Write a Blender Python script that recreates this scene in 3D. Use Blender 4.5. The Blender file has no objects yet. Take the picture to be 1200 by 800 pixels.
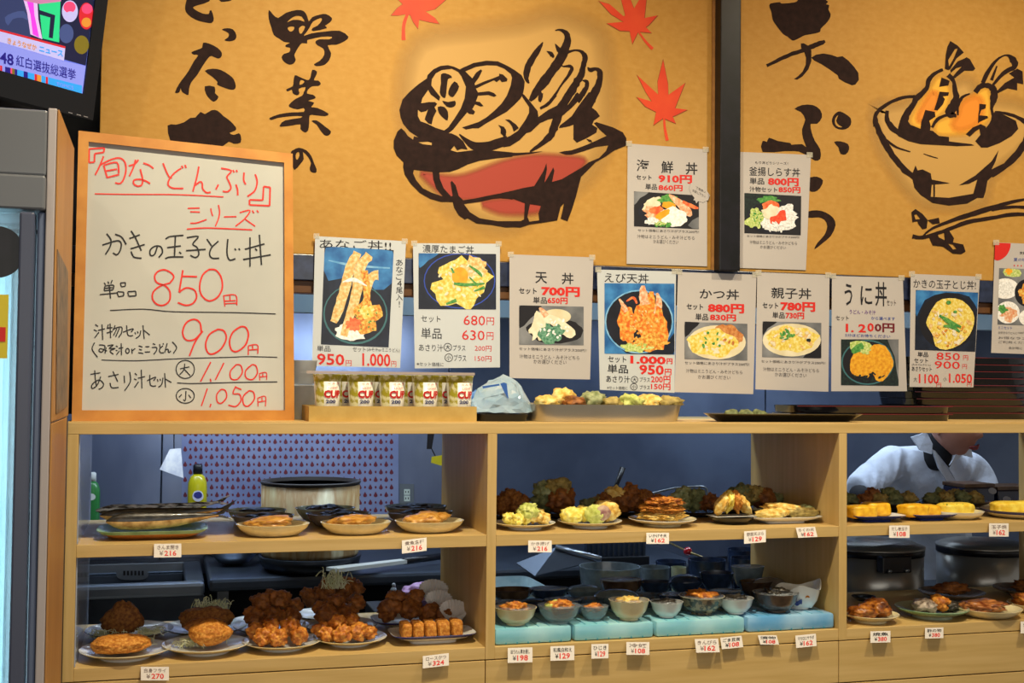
import bpy, bmesh, math, random
from mathutils import Vector, Matrix, noise
from mathutils.geometry import tessellate_polygon
random.seed(7)
S = bpy.context.scene
COL = S.collection
# ---------------------------------------------------------------- camera
FPX, YAW, PITCH, ROLL = 1425.5, 0.2793, 0.0335, 0.0105
CAM = Vector((0.1648, -2.6774, 0.093))
_F = Vector((math.sin(YAW)*math.cos(PITCH), math.cos(YAW)*math.cos(PITCH), math.sin(PITCH)))
_R0 = Vector((math.cos(YAW), -math.sin(YAW), 0)); _U0 = _R0.cross(_F)
_R = math.cos(ROLL)*_R0 + math.sin(ROLL)*_U0; _U = -math.sin(ROLL)*_R0 + math.cos(ROLL)*_U0
cd = bpy.data.cameras.new('camera'); cam = bpy.data.objects.new('camera', cd); COL.objects.link(cam)
cd.sensor_width = 36; cd.lens = FPX/1200*36; cd.clip_start = .05
cam.matrix_world = Matrix(((_R.x,_U.x,-_F.x,CAM.x),(_R.y,_U.y,-_F.y,CAM.y),(_R.z,_U.z,-_F.z,CAM.z),(0,0,0,1)))
S.camera = cam
# ---------------------------------------------------------------- light and exposure
S.view_settings.view_transform = 'Standard'; S.view_settings.look = 'None'
S.view_settings.gamma = 1; S.view_settings.exposure = 0.0
wd = bpy.data.worlds.new('room_light'); S.world = wd; wd.use_nodes = True
wd.node_tree.nodes['Background'].inputs[0].default_value = (1.0, .96, .90, 1)
wd.node_tree.nodes['Background'].inputs[1].default_value = 0.33
def lamp(name, kind, loc, target, power, color, size=.1, sy=None, spot=None, spread=None):
    l = bpy.data.lights.new(name, kind); o = bpy.data.objects.new(name, l); COL.objects.link(o)
    l.energy = power; l.color = color; o.location = loc
    d = Vector(target)-Vector(loc); o.rotation_euler = d.to_track_quat('-Z', 'Y').to_euler()
    if kind == 'AREA':
        l.shape = 'RECTANGLE'; l.size = size; l.size_y = sy or size
        if spread: l.spread = spread
    else:
        l.shadow_soft_size = size
        if kind == 'SPOT': l.spot_size = spot; l.spot_blend = 1.0
    return o
WARM = (1, .90, .66); COOL = (.70, .84, 1)
lamp('downlight', 'SPOT', (0.70, -.95, 1.75), (.70, .05, -.25), 185, WARM, .025, spot=1.7)
lamp('downlight', 'SPOT', (2.35, -.95, 1.75), (2.3, .05, -.25), 125, WARM, .025, spot=1.7)
lamp('downlight', 'SPOT', (-.75, -1.2, 1.75), (-.2, .05, -.1), 22, WARM, .025, spot=1.7)
lamp('ceiling_lamp', 'AREA', (1.7, -1.3, 2.2), (1.6, .3, .7), 23, (1, .64, .30), 2.8, .4)
lamp('front_fill', 'AREA', (.6, -4.6, .3), (1.0, .3, -.1), 26, (1, .95, .86), 3.4, 1.6)  # added frontal fill for the open shelves, no known window behind it
lamp('under_shelf_fill', 'AREA', (.5, 1.42, .26), (.5, 1.85, -.6), 9, COOL, 1.3, .05)  # added strip lights, here and next line, to brighten the kitchen's steel wall
lamp('under_shelf_fill', 'AREA', (2.6, 1.42, .26), (2.6, 1.85, -.6), 5, COOL, 1.3, .05)
lamp('kitchen_ceiling', 'AREA', (1.0, .95, 1.4), (1.0, 1.0, -1), 34, COOL, 2.0, .4)
lamp('kitchen_ceiling', 'AREA', (2.9, .95, 1.4), (2.7, 1.0, -1), 20, COOL, 1.2, .4)

# ---------------------------------------------------------------- pixel helpers (photo pixel -> point on a plane of the place)
def ray(u, v): return (_F*FPX + _R*(u-600) + _U*(400-v)).normalized()
def P(u, v, X=None, Y=None, Z=None):
    d = ray(u, v)
    if X is not None: k = (X-CAM.x)/d.x
    elif Y is not None: k = (Y-CAM.y)/d.y
    else: k = (Z-CAM.z)/d.z
    return CAM + d*k
def at(u, Y, Z):
    # point at depth Y and height Z seen in photo column u
    def pu(X):
        d = Vector((X, Y, Z))-CAM; return 600+FPX*d.dot(_R)/d.dot(_F)
    a, b = -3., 8.
    for _ in range(50):
        m = (a+b)/2
        if pu(m) < u: a = m
        else: b = m
    return Vector(((a+b)/2, Y, Z))
def mpp(p): return (Vector(p)-CAM).dot(_F)/FPX      # metres per photo pixel at a point
class Surf:
    """a flat thing's plane: origin, normal towards the room"""
    def __init__(s, o, ex, ey):
        s.o = Vector(o); s.n = (Vector(ex)).cross(Vector(ey)).normalized()
        if s.n.dot(CAM-s.o) < 0: s.n = -s.n
    def pt(s, u, v, off=0.):
        d = ray(u, v); o = s.o + s.n*off
        return CAM + d*((o-CAM).dot(s.n)/d.dot(s.n))
def wallsurf(Y): return Surf((0, Y, 0), (1, 0, 0), (0, 0, 1))
# ---------------------------------------------------------------- materials
def C(h, a=1):
    h = h.lstrip('#'); r = [int(h[i:i+2], 16)/255 for i in (0, 2, 4)]
    return tuple((c/12.92 if c <= .04045 else ((c+.055)/1.055)**2.4) for c in r)+(a,)
MATS = {}
def mat(name, c1, c2=None, rough=.6, scale=20., stretch=(1, 1, 1), metal=0., bump=0., bscale=None, c3=None,
        trans=0., coat=0., emit=0., detail=4., alpha=1., spec=.5, lo=.35, hi=.65, bdist=.002, sss=0., ior=1.45):
    if name in MATS: return MATS[name]
    m = bpy.data.materials.new(name); m.use_nodes = True; nt = m.node_tree; b = nt.nodes['Principled BSDF']
    b.inputs['Base Color'].default_value = C(c1); b.inputs['Roughness'].default_value = rough
    b.inputs['Metallic'].default_value = metal; b.inputs['Specular IOR Level'].default_value = spec
    b.inputs['Transmission Weight'].default_value = trans; b.inputs['Coat Weight'].default_value = coat
    b.inputs['Alpha'].default_value = alpha; b.inputs['IOR'].default_value = ior
    tc = nt.nodes.new('ShaderNodeTexCoord'); mp = nt.nodes.new('ShaderNodeMapping')
    mp.inputs['Scale'].default_value = stretch; nt.links.new(tc.outputs['Object'], mp.inputs[0])
    if c2:
        n = nt.nodes.new('ShaderNodeTexNoise'); n.inputs['Scale'].default_value = scale; n.inputs['Detail'].default_value = detail
        nt.links.new(mp.outputs[0], n.inputs['Vector']); r = nt.nodes.new('ShaderNodeValToRGB')
        e = r.color_ramp.elements; e[0].position = lo; e[0].color = C(c1); e[1].position = hi; e[1].color = C(c2)
        if c3:
            x = e.new((lo+hi)/2); x.color = C(c3)
        nt.links.new(n.outputs[0], r.inputs[0]); nt.links.new(r.outputs[0], b.inputs['Base Color'])
        if emit: nt.links.new(r.outputs[0], b.inputs['Emission Color'])
    if emit:
        b.inputs['Emission Strength'].default_value = emit
        if not c2: b.inputs['Emission Color'].default_value = C(c1)
    if bump:
        n2 = nt.nodes.new('ShaderNodeTexNoise'); n2.inputs['Scale'].default_value = bscale or scale; n2.inputs['Detail'].default_value = 5
        nt.links.new(mp.outputs[0], n2.inputs['Vector']); bp = nt.nodes.new('ShaderNodeBump')
        bp.inputs['Strength'].default_value = bump; bp.inputs['Distance'].default_value = bdist
        nt.links.new(n2.outputs[0], bp.inputs['Height']); nt.links.new(bp.outputs[0], b.inputs['Normal'])
    if sss: b.inputs['Subsurface Weight'].default_value = sss; b.inputs['Subsurface Radius'].default_value = (.01, .005, .002)
    MATS[name] = m; return m
def softmat(name, c):
    """colour wash printed with a fading edge: coverage comes from the mesh attribute 'cover'"""
    if name in MATS: return MATS[name]
    m = bpy.data.materials.new(name); m.use_nodes = True; nt = m.node_tree; b = nt.nodes['Principled BSDF']
    b.inputs['Base Color'].default_value = C(c); b.inputs['Roughness'].default_value = .6
    a = nt.nodes.new('ShaderNodeAttribute'); a.attribute_name = 'cover'
    nt.links.new(a.outputs['Fac'], b.inputs['Alpha']); MATS[name] = m; return m
# ---------------------------------------------------------------- objects
def tag(o, label=None, cat=None, group=None, kind=None):
    if label: o['label'] = label
    if cat: o['category'] = cat
    if group: o['group'] = group
    if kind: o['kind'] = kind
    return o
def empty(name, loc, label=None, cat=None, group=None, rz=0):
    o = bpy.data.objects.new(name, None); COL.objects.link(o); o.location = loc; o.rotation_euler = (0, 0, rz)
    o.empty_display_size = .02
    return tag(o, label, cat, group)
def mesh(name, vs, fs, m, parent=None, smooth=False, world=True, mi=None):
    """ONE mesh object; vertices are given in world space unless world=False"""
    off = Vector((0, 0, 0))
    if world and parent is not None:
        p = parent; Mx = Matrix()
        chain = []
        while p is not None: chain.append(p); p = p.parent
        for q in reversed(chain): Mx = Mx @ (Matrix.Translation(q.location) @ q.rotation_euler.to_matrix().to_4x4())
        inv = Mx.inverted(); vs = [inv @ Vector(v) for v in vs]
    me = bpy.data.meshes.new(name); me.from_pydata([tuple(v) for v in vs], [], fs)
    for x in (m if isinstance(m, (list, tuple)) else [m]): me.materials.append(x)
    if mi:
        for p_, i in zip(me.polygons, mi): p_.material_index = i
    if smooth:
        for p_ in me.polygons: p_.use_smooth = True
    me.update(); o = bpy.data.objects.new(name, me); COL.objects.link(o)
    if parent is not None: o.parent = parent
    return o
def origin_to(o, loc):
    """move a top-level mesh's origin without moving the mesh"""
    d = Vector(loc)-o.location; o.data.transform(Matrix.Translation(-d)); o.location = loc; return o
class MB:
    def __init__(s): s.v = []; s.f = []; s.mi = []
    def add(s, vs, fs, mi=0):
        n = len(s.v); s.v += [Vector(v) for v in vs]; s.f += [tuple(i+n for i in f) for f in fs]; s.mi += [mi]*len(fs); return s
    def box(s, a, b, bev=0., mi=0, M=None):
        x0, y0, z0 = a; x1, y1, z1 = b; c = bev
        if not bev:
            vs = [(x0,y0,z0),(x1,y0,z0),(x1,y1,z0),(x0,y1,z0),(x0,y0,z1),(x1,y0,z1),(x1,y1,z1),(x0,y1,z1)]
            fs = [(0,3,2,1),(4,5,6,7),(0,1,5,4),(1,2,6,5),(2,3,7,6),(3,0,4,7)]
        else:
            bm = bmesh.new(); bmesh.ops.create_cube(bm, size=1)
            for v in bm.verts: v.co = Vector(((x0+x1)/2+v.co.x*(x1-x0), (y0+y1)/2+v.co.y*(y1-y0), (z0+z1)/2+v.co.z*(z1-z0)))
            bmesh.ops.bevel(bm, geom=bm.edges[:], offset=c, segments=2, affect='EDGES', profile=.5)
            bm.verts.index_update(); vs = [v.co.copy() for v in bm.verts]; fs = [[v.index for v in f.verts] for f in bm.faces]; bm.free()
        if M: vs = [M @ Vector(v) for v in vs]
        return s.add(vs, fs, mi)
    def lathe(s, prof, c=(0, 0, 0), n=40, sx=1., sy=1., mi=0, wob=0, seed=0, sq=2.):
        """prof: list of (r, z); sq: superellipse exponent (2 round, bigger = squarer)"""
        cx, cy, cz = c; vs = []; fs = []
        for (r, z) in prof:
            for k in range(n):
                a = 2*math.pi*k/n; ca, sa = math.cos(a), math.sin(a)
                q = 1 if sq == 2 else (abs(ca)**sq+abs(sa)**sq)**(-1/sq)
                rr = r*q*(1+wob*noise.noise(Vector((ca*1.5, sa*1.5, seed))))
                vs.append((cx+rr*ca*sx, cy+rr*sa*sy, cz+z+wob*.12*noise.noise(Vector((ca, sa, seed+5)))*(r > .5*max(p[0] for p in prof))))
        for j in range(len(prof)-1):
            for k in range(n):
                k2 = (k+1) % n; fs.append((j*n+k, j*n+k2, (j+1)*n+k2, (j+1)*n+k))
        if prof[0][0] > 1e-6: fs.append(tuple(range(n))[::-1])
        if prof[-1][0] > 1e-6: fs.append(tuple((len(prof)-1)*n+k for k in range(n)))
        return s.add(vs, fs, mi)
    def tube(s, pts, r, n=8, mi=0):
        pts = [Vector(p) for p in pts]; rs = r if isinstance(r, (list, tuple)) else [r]*len(pts); vs = []; fs = []
        for i, p in enumerate(pts):
            t = (pts[min(i+1, len(pts)-1)]-pts[max(i-1, 0)]).normalized()
            a = t.orthogonal().normalized() if i == 0 else (a-t*a.dot(t)).normalized()
            b = t.cross(a)
            for k in range(n):
                w = 2*math.pi*k/n; vs.append(p+(a*math.cos(w)+b*math.sin(w))*rs[i])
        for i in range(len(pts)-1):
            for k in range(n): fs.append((i*n+k, i*n+(k+1) % n, (i+1)*n+(k+1) % n, (i+1)*n+k))
        fs.append(tuple(range(n))[::-1]); fs.append(tuple((len(pts)-1)*n+k for k in range(n)))
        return s.add(vs, fs, mi)
    def build(s, name, m, parent=None, smooth=False, world=True):
        return mesh(name, s.v, s.f, m, parent, smooth, world, s.mi if isinstance(m, (list, tuple)) else None)
def box(name, a, b, m, parent=None, bev=0.): return MB().box(a, b, bev).build(name, m, parent)
def smooth_by_angle(o, ang=.7):
    me = o.data; bm = bmesh.new(); bm.from_mesh(me)
    for f in bm.faces: f.smooth = True
    for e in bm.edges:
        if len(e.link_faces) == 2 and e.calc_face_angle(0) > ang: e.smooth = False
    bm.to_mesh(me); bm.free(); return o
def copy_tree(o, parent=None):
    c = o.copy(); COL.objects.link(c)
    for k in ('label', 'category', 'group'):
        if parent is None and k in c and k == 'label': del c[k]
    if parent is not None: c.parent = parent
    for ch in list(o.children): copy_tree(ch, c)
    return c
# ---------------------------------------------------------------- flat print helpers
def pts(s, T=(0, 0, 1)):
    return [(T[0]+float(a.split(',')[0])/T[2], T[1]+float(a.split(',')[1])/T[2]) for a in s.split()]
def rpts(s, T=(0, 0, 1)):
    r = []
    for a in s.split():
        q = [float(x) for x in a.split(',')]; r.append((T[0]+q[0]/T[2], T[1]+q[1]/T[2], (q[2] if len(q) > 2 else 8)/T[2]))
    return r
def crom(p, n=4, closed=False):
    out = []; m = len(p)
    for i in range(m if closed else m-1):
        a, b, c, d = (p[(i-1) % m], p[i], p[(i+1) % m], p[(i+2) % m]) if closed else (p[max(i-1, 0)], p[i], p[i+1], p[min(i+2, m-1)])
        for k in range(n):
            t = k/n; out.append(tuple(.5*((2*B)+(-A+Cc)*t+(2*A-5*B+4*Cc-D)*t*t+(-A+3*B-3*Cc+D)*t**3) for A, B, Cc, D in zip(a, b, c, d)))
    if not closed: out.append(tuple(p[-1]))
    return out
def clip_poly(l, Q):
    """cut a simple polygon to the convex outline Q"""
    A = sum(Q[i][0]*Q[(i+1) % len(Q)][1]-Q[(i+1) % len(Q)][0]*Q[i][1] for i in range(len(Q))); sg = 1 if A > 0 else -1
    for i in range(len(Q)):
        a, b = Q[i], Q[(i+1) % len(Q)]; side = lambda p: sg*((b[0]-a[0])*(p[1]-a[1])-(b[1]-a[1])*(p[0]-a[0])); out = []
        for j in range(len(l)):
            p, q = l[j], l[(j+1) % len(l)]; sp, sq = side(p), side(q)
            if sp >= 0: out.append(p)
            if (sp >= 0) != (sq >= 0): t = sp/(sp-sq); out.append((p[0]+(q[0]-p[0])*t, p[1]+(q[1]-p[1])*t))
        l = out
        if len(l) < 3: return []
    return l
class Ink:
    """flat print on a surface, traced where the photograph shows it"""
    def __init__(s, surf, off=.0006): s.s = surf; s.off = off; s.mb = MB(); s.k = 0; s.clip = None
    def poly(s, loops, mi=0, curve=0):
        s.k += 1; off = s.off+s.k*.00002
        if curve: loops = [crom(l, curve, True) for l in loops]
        if s.clip:
            loops = [clip_poly(loops[0], s.clip)]
            if not loops[0]: return s
        vs3 = [[Vector((x, -y, 0)) for x, y in l] for l in loops]
        tr = tessellate_polygon(vs3); flat = [q for l in loops for q in l]
        fs = []
        for t in tr:
            a, b, c = [flat[i] for i in t]
            cr = (b[0]-a[0])*(c[1]-a[1])-(b[1]-a[1])*(c[0]-a[0])
            if abs(cr) < 1e-9: continue
            fs.append(tuple(t) if cr < 0 else tuple(t)[::-1])
        s.mb.add([s.s.pt(x, y, off) for x, y in flat], fs, mi); return s
    def ell(s, cx, cy, rx, ry, mi=0, rot=0, jit=0, n=28, seed=0):
        l = []
        for k in range(n):
            a = 2*math.pi*k/n; r = 1+jit*noise.noise(Vector((math.cos(a)*2.2, math.sin(a)*2.2, seed+cx*.37)))*1.6
            x, y = rx*r*math.cos(a), ry*r*math.sin(a); l.append((cx+x*math.cos(rot)-y*math.sin(rot), cy+x*math.sin(rot)+y*math.cos(rot)))
        return s.poly([l], mi)
    def rib(s, p, mi=0, n=4, jag=0, w=None):
        """stroke with a width at every point"""
        if w: p = [(q[0], q[1], w) for q in p]
        if len(p) > 2: p = crom(p, n)
        if s.clip: p = [q for q in p if len(clip_poly([(q[0]-.1, q[1]-.1), (q[0]+.1, q[1]-.1), (q[0], q[1]+.1)], s.clip)) == 3]
        if len(p) < 2: return s
        s.k += 1; off = s.off+s.k*.00002; vs = []; fs = []
        for i, (x, y, ww) in enumerate(p):
            a = p[max(i-1, 0)]; b = p[min(i+1, len(p)-1)]; dx, dy = b[0]-a[0], b[1]-a[1]; L = math.hypot(dx, dy) or 1
            h1 = ww/2*(1+jag*noise.noise(Vector((x*.5, y*.5, 3)))); h2 = ww/2*(1+jag*noise.noise(Vector((x*.5, y*.5, 9))))
            vs += [s.s.pt(x-dy/L*h1, y+dx/L*h1, off), s.s.pt(x+dy/L*h2, y-dx/L*h2, off)]
        for i in range(len(p)-1): fs.append((2*i, 2*i+2, 2*i+3, 2*i+1))
        s.mb.add(vs, fs, mi); return s
    def build(s, name, m, parent, label=None):
        o = s.mb.build(name, m, parent)
        if label: o['label'] = label
        return o
def wash(name, surf, loop, grow, m, parent, off=.0003, shrink=None):
    """flat colour wash whose cover fades out over its border"""
    if shrink is None: shrink = grow
    lp = crom(loop, 3, True); n = len(lp); A = sum(lp[i][0]*lp[(i+1) % n][1]-lp[(i+1) % n][0]*lp[i][1] for i in range(n))
    sg = 1 if A > 0 else -1; inn = []; out = []
    for i in range(n):
        a = lp[i-1]; b = lp[(i+1) % n]; dx, dy = b[0]-a[0], b[1]-a[1]; L = math.hypot(dx, dy) or 1
        nx, ny = sg*dy/L, -sg*dx/L
        inn.append((lp[i][0]-nx*shrink, lp[i][1]-ny*shrink)); out.append((lp[i][0]+nx*grow, lp[i][1]+ny*grow))
    tr = tessellate_polygon([[Vector((x, y, 0)) for x, y in inn]])
    vs = [surf.pt(x, y, off) for x, y in inn]+[surf.pt(x, y, off) for x, y in out]
    fs = [tuple(t) for t in tr]+[(i, (i+1) % n, n+(i+1) % n, n+i) for i in range(n)]
    o = mesh(name, vs, fs, m, parent); at_ = o.data.attributes.new('cover', 'FLOAT', 'POINT')
    for i in range(2*n): at_.data[i].value = 1. if i < n else 0.
    return o
_TXT = {}
def textmesh(body, offset=0.):
    k = (body, offset)
    if k in _TXT: return _TXT[k]
    c = bpy.data.curves.new('lettering', 'FONT'); c.body = body; c.resolution_u = 2; c.offset = offset
    o = bpy.data.objects.new('lettering', c); COL.objects.link(o)
    me = bpy.data.meshes.new_from_object(o.evaluated_get(bpy.context.evaluated_depsgraph_get()))
    vs = [v.co.copy() for v in me.vertices]; fs = [tuple(p.vertices) for p in me.polygons]
    bpy.data.objects.remove(o); bpy.data.curves.remove(c); bpy.data.meshes.remove(me)
    x0 = min(v.x for v in vs); x1 = max(v.x for v in vs); y0 = min(v.y for v in vs); y1 = max(v.y for v in vs)
    _TXT[k] = ([((v.x-x0)/(x1-x0), (v.y-y0)/(y1-y0)) for v in vs], fs); return _TXT[k]
def text(body, surf, x0, y0, x1, y1, m, parent, bold=0., off=.0006, slope=None, name='lettering', vert=False):
    """a printed or written line filling the photo box x0..x1, y0..y1 on the surface (y at left; slope = dy over dx)"""
    sl = slope if slope is not None else 0.
    mb = MB()
    if vert:
        h = (y1-y0)/len(body)
        for i, ch in enumerate(body):
            uv, fs = textmesh(ch, bold)
            c_, w_ = (.5, .16) if ch == '!' else ((.5, 1.) if ord(ch) > 255 else (.5, .7))
            mb.add([surf.pt(x0+(c_+(a-.5)*w_)*(x1-x0), y0+(i+.95)*h-b*h*.9, off) for a, b in uv], fs)
    else:
        uv, fs = textmesh(body, bold)
        mb.add([surf.pt(x0+a*(x1-x0), y1+(y0-y1)*b+sl*a*(x1-x0), off) for a, b in uv], fs)
    return mb.build(name, m, parent)
def sheet(name, surf, q, m, parent=None, off=0., thick=.0006, nx=1, bow=0.):
    """thin sheet whose four corners (TL, TR, BR, BL) stand where the photo shows them"""
    n = max(nx, 1); vs = []; fs = []
    for j in (0, 1):
        for i in range(n+1):
            for k in range(n+1):
                a, b = i/n, k/n
                u = (q[0][0]*(1-a)+q[1][0]*a)*(1-b)+(q[3][0]*(1-a)+q[2][0]*a)*b
                v = (q[0][1]*(1-a)+q[1][1]*a)*(1-b)+(q[3][1]*(1-a)+q[2][1]*a)*b
                vs.append(surf.pt(u, v, off-(thick if j else 0)))
    N = (n+1)**2
    for i in range(n):
        for k in range(n):
            a = i*(n+1)+k; b = a+1; c = a+n+2; d = a+n+1
            fs.append((a, b, c, d)); fs.append((N+a, N+d, N+c, N+b))
    for i in range(n):
        for a, d in ((i*(n+1), (i+1)*(n+1)), ((i+1)*(n+1)+n, i*(n+1)+n), (i+1, i), (n*(n+1)+i, n*(n+1)+i+1)): fs.append((a, d, N+d, N+a))
    return mesh(name, vs, fs, m, parent)
# ================================================================ SETTING
CO = .0219; PB = .9; DEP = .47
ZR, ZS1, ZS2, ZB1, ZB2 = -.0245, -.2534, -.2794, -.5064, -.5335
FLOOR = -1.42
m_floor = mat('floor_tile', '#6a6258', '#7b7266', rough=.5, scale=6)
m_plaster = mat('plaster', '#b9a98c', '#c5b79b', rough=.85, scale=8)
m_steelwall = mat('brushed_steel_wall', '#6a7694', '#97a3bf', rough=.38, scale=3, metal=.75, stretch=(1, 1, .35), bump=.2, bscale=9, bdist=.004)
m_steeldark = mat('dark_steel_wall', '#4a5670', '#66748f', rough=.45, scale=2.5, metal=.6, bump=.2, bscale=7, bdist=.004)
m_black = mat('black_paint', '#0b0b0c', '#15131a', rough=.35, scale=30)
def struct(o): o['kind'] = 'structure'; return o
struct(box('floor', (-3, -5, FLOOR-.1), (7, 2.2, FLOOR), m_floor))
struct(box('ceiling', (-3, -5, 2.3), (7, 2.2, 2.4), m_plaster))
struct(box('wall_left', (-3.1, -5, FLOOR-.1), (-3, 2.2, 2.4), m_plaster))
# the kitchen's back wall: steel sheets side by side
YW = 1.96
struct(box('wall_back', (-3, YW+.01, FLOOR), (7, YW+.12, 2.3), mat('back_wall_paint', '#3a4250', rough=.7)))
wb = bpy.data.objects['wall_back']
for x0, x1, mm in ((-3, .165, m_steelwall), (.17, 1.235, m_steelwall), (1.24, 2.6, m_steeldark), (2.605, 3.6, m_steeldark), (3.605, 7, m_steeldark)):
    box('steel_sheet', (x0, YW-.012, -.62), (x1, YW+.01, 1.6), m_steelwall if mm is m_steelwall else m_steeldark, wb, bev=.002)
# pillar between the two murals and the wall that carries them
YM = .25
s_m = wallsurf(YM)
m_board = mat('ochre_paper', '#b3833a', '#bc8e46', rough=.62, scale=46, stretch=(1, 1, 1.6), c3='#b78940', bump=.15, bscale=60, lo=.3, hi=.7, detail=8, spec=.25)
zb = P(349, 297.5, Y=YM).z
xa = P(118, 100, Y=YM).x; xp0 = P(837, 200, Y=YM).x; xp1 = P(861, 200, Y=YM).x
struct(box('wall_upper', (P(118, 100, Y=YM).x, YM+.02, zb), (7, YM+.12, 2.3), mat('upper_wall_paint', '#2b2622', rough=.8)))
struct(box('trim_1', (xp0, YM-.035, zb-.004), (xp1, YM+.02, 2.3), m_black, bev=.003))
struct(box('trim_2', (-.6, YM-.002, zb-.062), (4.4, YM+.05, zb), mat('navy_rail_tape', '#141c33', '#27314f', rough=.3, scale=40, coat=.5), bev=.002))
struct(box('trim_3', (-.6, YM+.01, zb-.092), (4.4, YM+.06, zb-.0622), mat('brown_rail', '#5b3a1e', '#6c4726', rough=.5, scale=20), bev=.002))
struct(box('trim_4', (-.6, YM+.03, zb-.30), (-.02, YM+.06, zb-.0922), mat('grey_infill', '#232830', rough=.5)))
struct(box('trim_5', (-3, .52, .003), (P(118, 100, Y=YM).x-.001, .56, 2.3), m_black))
# ---------------------------------------------------------------- mural boards
ink = mat('mural_ink', '#1f120f', '#2e1c18', rough=.8, spec=.2, scale=60, lo=.3, hi=.75)
m_leaf = mat('maple_print', '#cc300c', '#d84416', rough=.6, scale=12)
m_edge = mat('board_edge', '#9a6a35', '#b27d41', rough=.6, scale=30)
left = MB().box((xa, YM, zb), (xp0-.008, YM+.019, 1.75), .002).build('mural_board', m_board)
origin_to(left, (xa, YM, zb)); tag(left, 'ochre paper mural with a brushed vegetable bowl and three red maple leaves', 'mural')
box('edge_strip', (xp0-.008, YM-.002, zb), (xp0, YM+.019, 1.75), m_edge, left)
right = MB().box((xp1, YM, zb), (4.4, YM+.019, 1.75), .002).build('mural_board', m_board)
origin_to(right, (xp1, YM, zb)); tag(right, 'ochre paper mural right of the black pillar with a brushed shrimp tempura bowl', 'mural')
A = (180, 0, 5)
def glyph(loops, T, parent, label=None, name='brushed_character'):
    i = Ink(s_m)
    for l in loops: i.poly([crom(pts(q, T), 2, True) for q in (l if isinstance(l, list) else [l])])
    return i.build(name, ink, parent, label)
glyph(['205,-30 192,5 185,40 190,70 220,100 265,122 325,135 345,130 353,108 340,62 328,65 322,82 285,78 245,58 232,42 260,30 325,8 330,-30',
       '388,-10 395,10 430,8 455,2 455,-10'], A, left)
glyph(['400,172 430,165 465,172 485,205 478,232 445,242 415,235 435,220 442,200 425,185'], A, left)
glyph(['290,250 325,255 375,280 400,310 395,335 375,342 340,328 320,340 285,390 255,440 222,480 208,520 205,555 185,550 165,535 158,515 152,540 125,542 150,490 180,450 205,415 235,360 262,322 235,320 222,305 260,290 285,278',
       '300,415 345,402 395,410 445,440 470,465 482,505 470,525 440,522 405,510 372,495 375,480 345,450', '300,505 358,508 360,545 380,565 370,585 350,595 325,575 308,550'], A, left)
glyph(['82,735 130,730 180,715 215,690 245,688 275,655 300,668 340,645 375,648 410,680 445,705 482,745 478,765 445,778 470,790 500,780 512,800 510,835 470,842 440,830 400,860 300,900 150,880 100,830'], A, left)
glyph([['675,58 700,85 730,105 775,75 840,58 880,65 900,95 910,125 930,100 975,85 1010,82 1045,105 1035,130 1005,150 1015,165 935,182 930,165 960,150 985,120 980,105 935,125 915,160 895,190 880,210 925,195 1000,185 1090,180 1142,215 1120,240 1070,262 1020,265 1040,310 1030,350 1000,380 955,387 940,375 975,355 1000,320 995,285 960,265 948,245 970,230 1030,230 1045,215 985,215 925,228 900,235 900,255 870,252 850,275 835,300 825,325 833,350 820,372 795,378 765,362 750,335 765,315 795,305 800,280 775,275 775,262 800,250 765,245 735,225 705,205 690,160 675,110',
        '785,165 802,155 825,158 818,178 800,185', '782,130 805,108 835,93 868,98 885,128 860,118 822,116 800,122', '852,165 872,150 888,158 868,195 855,192']], A, left)
glyph([['930,408 958,420 950,445 940,470 965,472 980,490 965,503 930,505 905,525 900,548 935,555 950,572 930,582 905,590 940,600 930,618 925,628 960,632 1025,665 1005,680 950,675 915,675 912,720 905,765 885,775 860,755 860,728 810,735 745,742 742,730 770,705 860,690 868,680 810,680 730,690 690,703 680,690 740,668 810,658 880,655 880,632 845,640 805,630 792,615 830,580 870,560 880,540 890,510 850,520 855,545 840,558 815,545 810,525 785,535 778,522 815,505 820,475 828,440 855,450 890,465 908,468 920,450',
        '862,468 884,476 872,492 855,495'], '925,708 955,705 985,725 1010,745 1040,770 1025,793 1000,790 975,760 955,730'], A, left)
glyph([['255,640 255,590 270,578 300,565 345,580 375,615 390,655 405,690 400,712 370,705 365,680 372,655 355,620 325,590 330,630 310,660 275,695', '285,600 300,590 305,610 292,635 283,625']], (290, 60, 5), left)
# vegetable bowl
Cc, D, E_, F_ = (450, 40, 6.667), (590, 20, 8), (450, 140, 5.714), (590, 110, 5)
i = Ink(s_m, .0009)
i.poly([pts('480,800 420,860 330,835 260,800 200,760 150,700 130,650 120,590 145,510 200,450 270,390 335,345 340,320 385,275 440,248 500,242 550,255 592,275 620,260 700,225 800,207 890,212 960,245 1020,280 1075,320 1100,370 1095,420 1085,470 1065,505 1010,560 960,605 880,650 800,695 740,735 690,735 640,745 610,728 660,712 740,685 800,650 860,600 920,540 960,480 990,400 1000,340 990,310 940,270 880,245 800,243 720,255 635,290 690,345 720,300 755,275 768,285 740,340 708,385 712,400 780,370 850,345 900,325 900,308 930,315 965,350 960,368 920,375 905,355 880,375 860,360 790,390 718,425 735,455 820,445 860,460 880,480 860,490 815,475 735,480 718,525 750,530 778,562 755,565 712,548 690,585 712,605 700,628 665,622 650,610 600,670 540,745 495,780', Cc),
        pts('375,350 405,305 450,280 530,270 580,295 605,330 640,410 630,500 600,580 550,660 500,730 470,752 400,730 340,700 285,680 265,640 265,590 290,610 330,600 345,585 325,640 318,665 345,695 372,705 385,650 410,600 395,570 415,545 400,530 350,530 290,540 300,500 345,435 365,470 430,520 440,490 400,440 370,400', Cc)])
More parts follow.
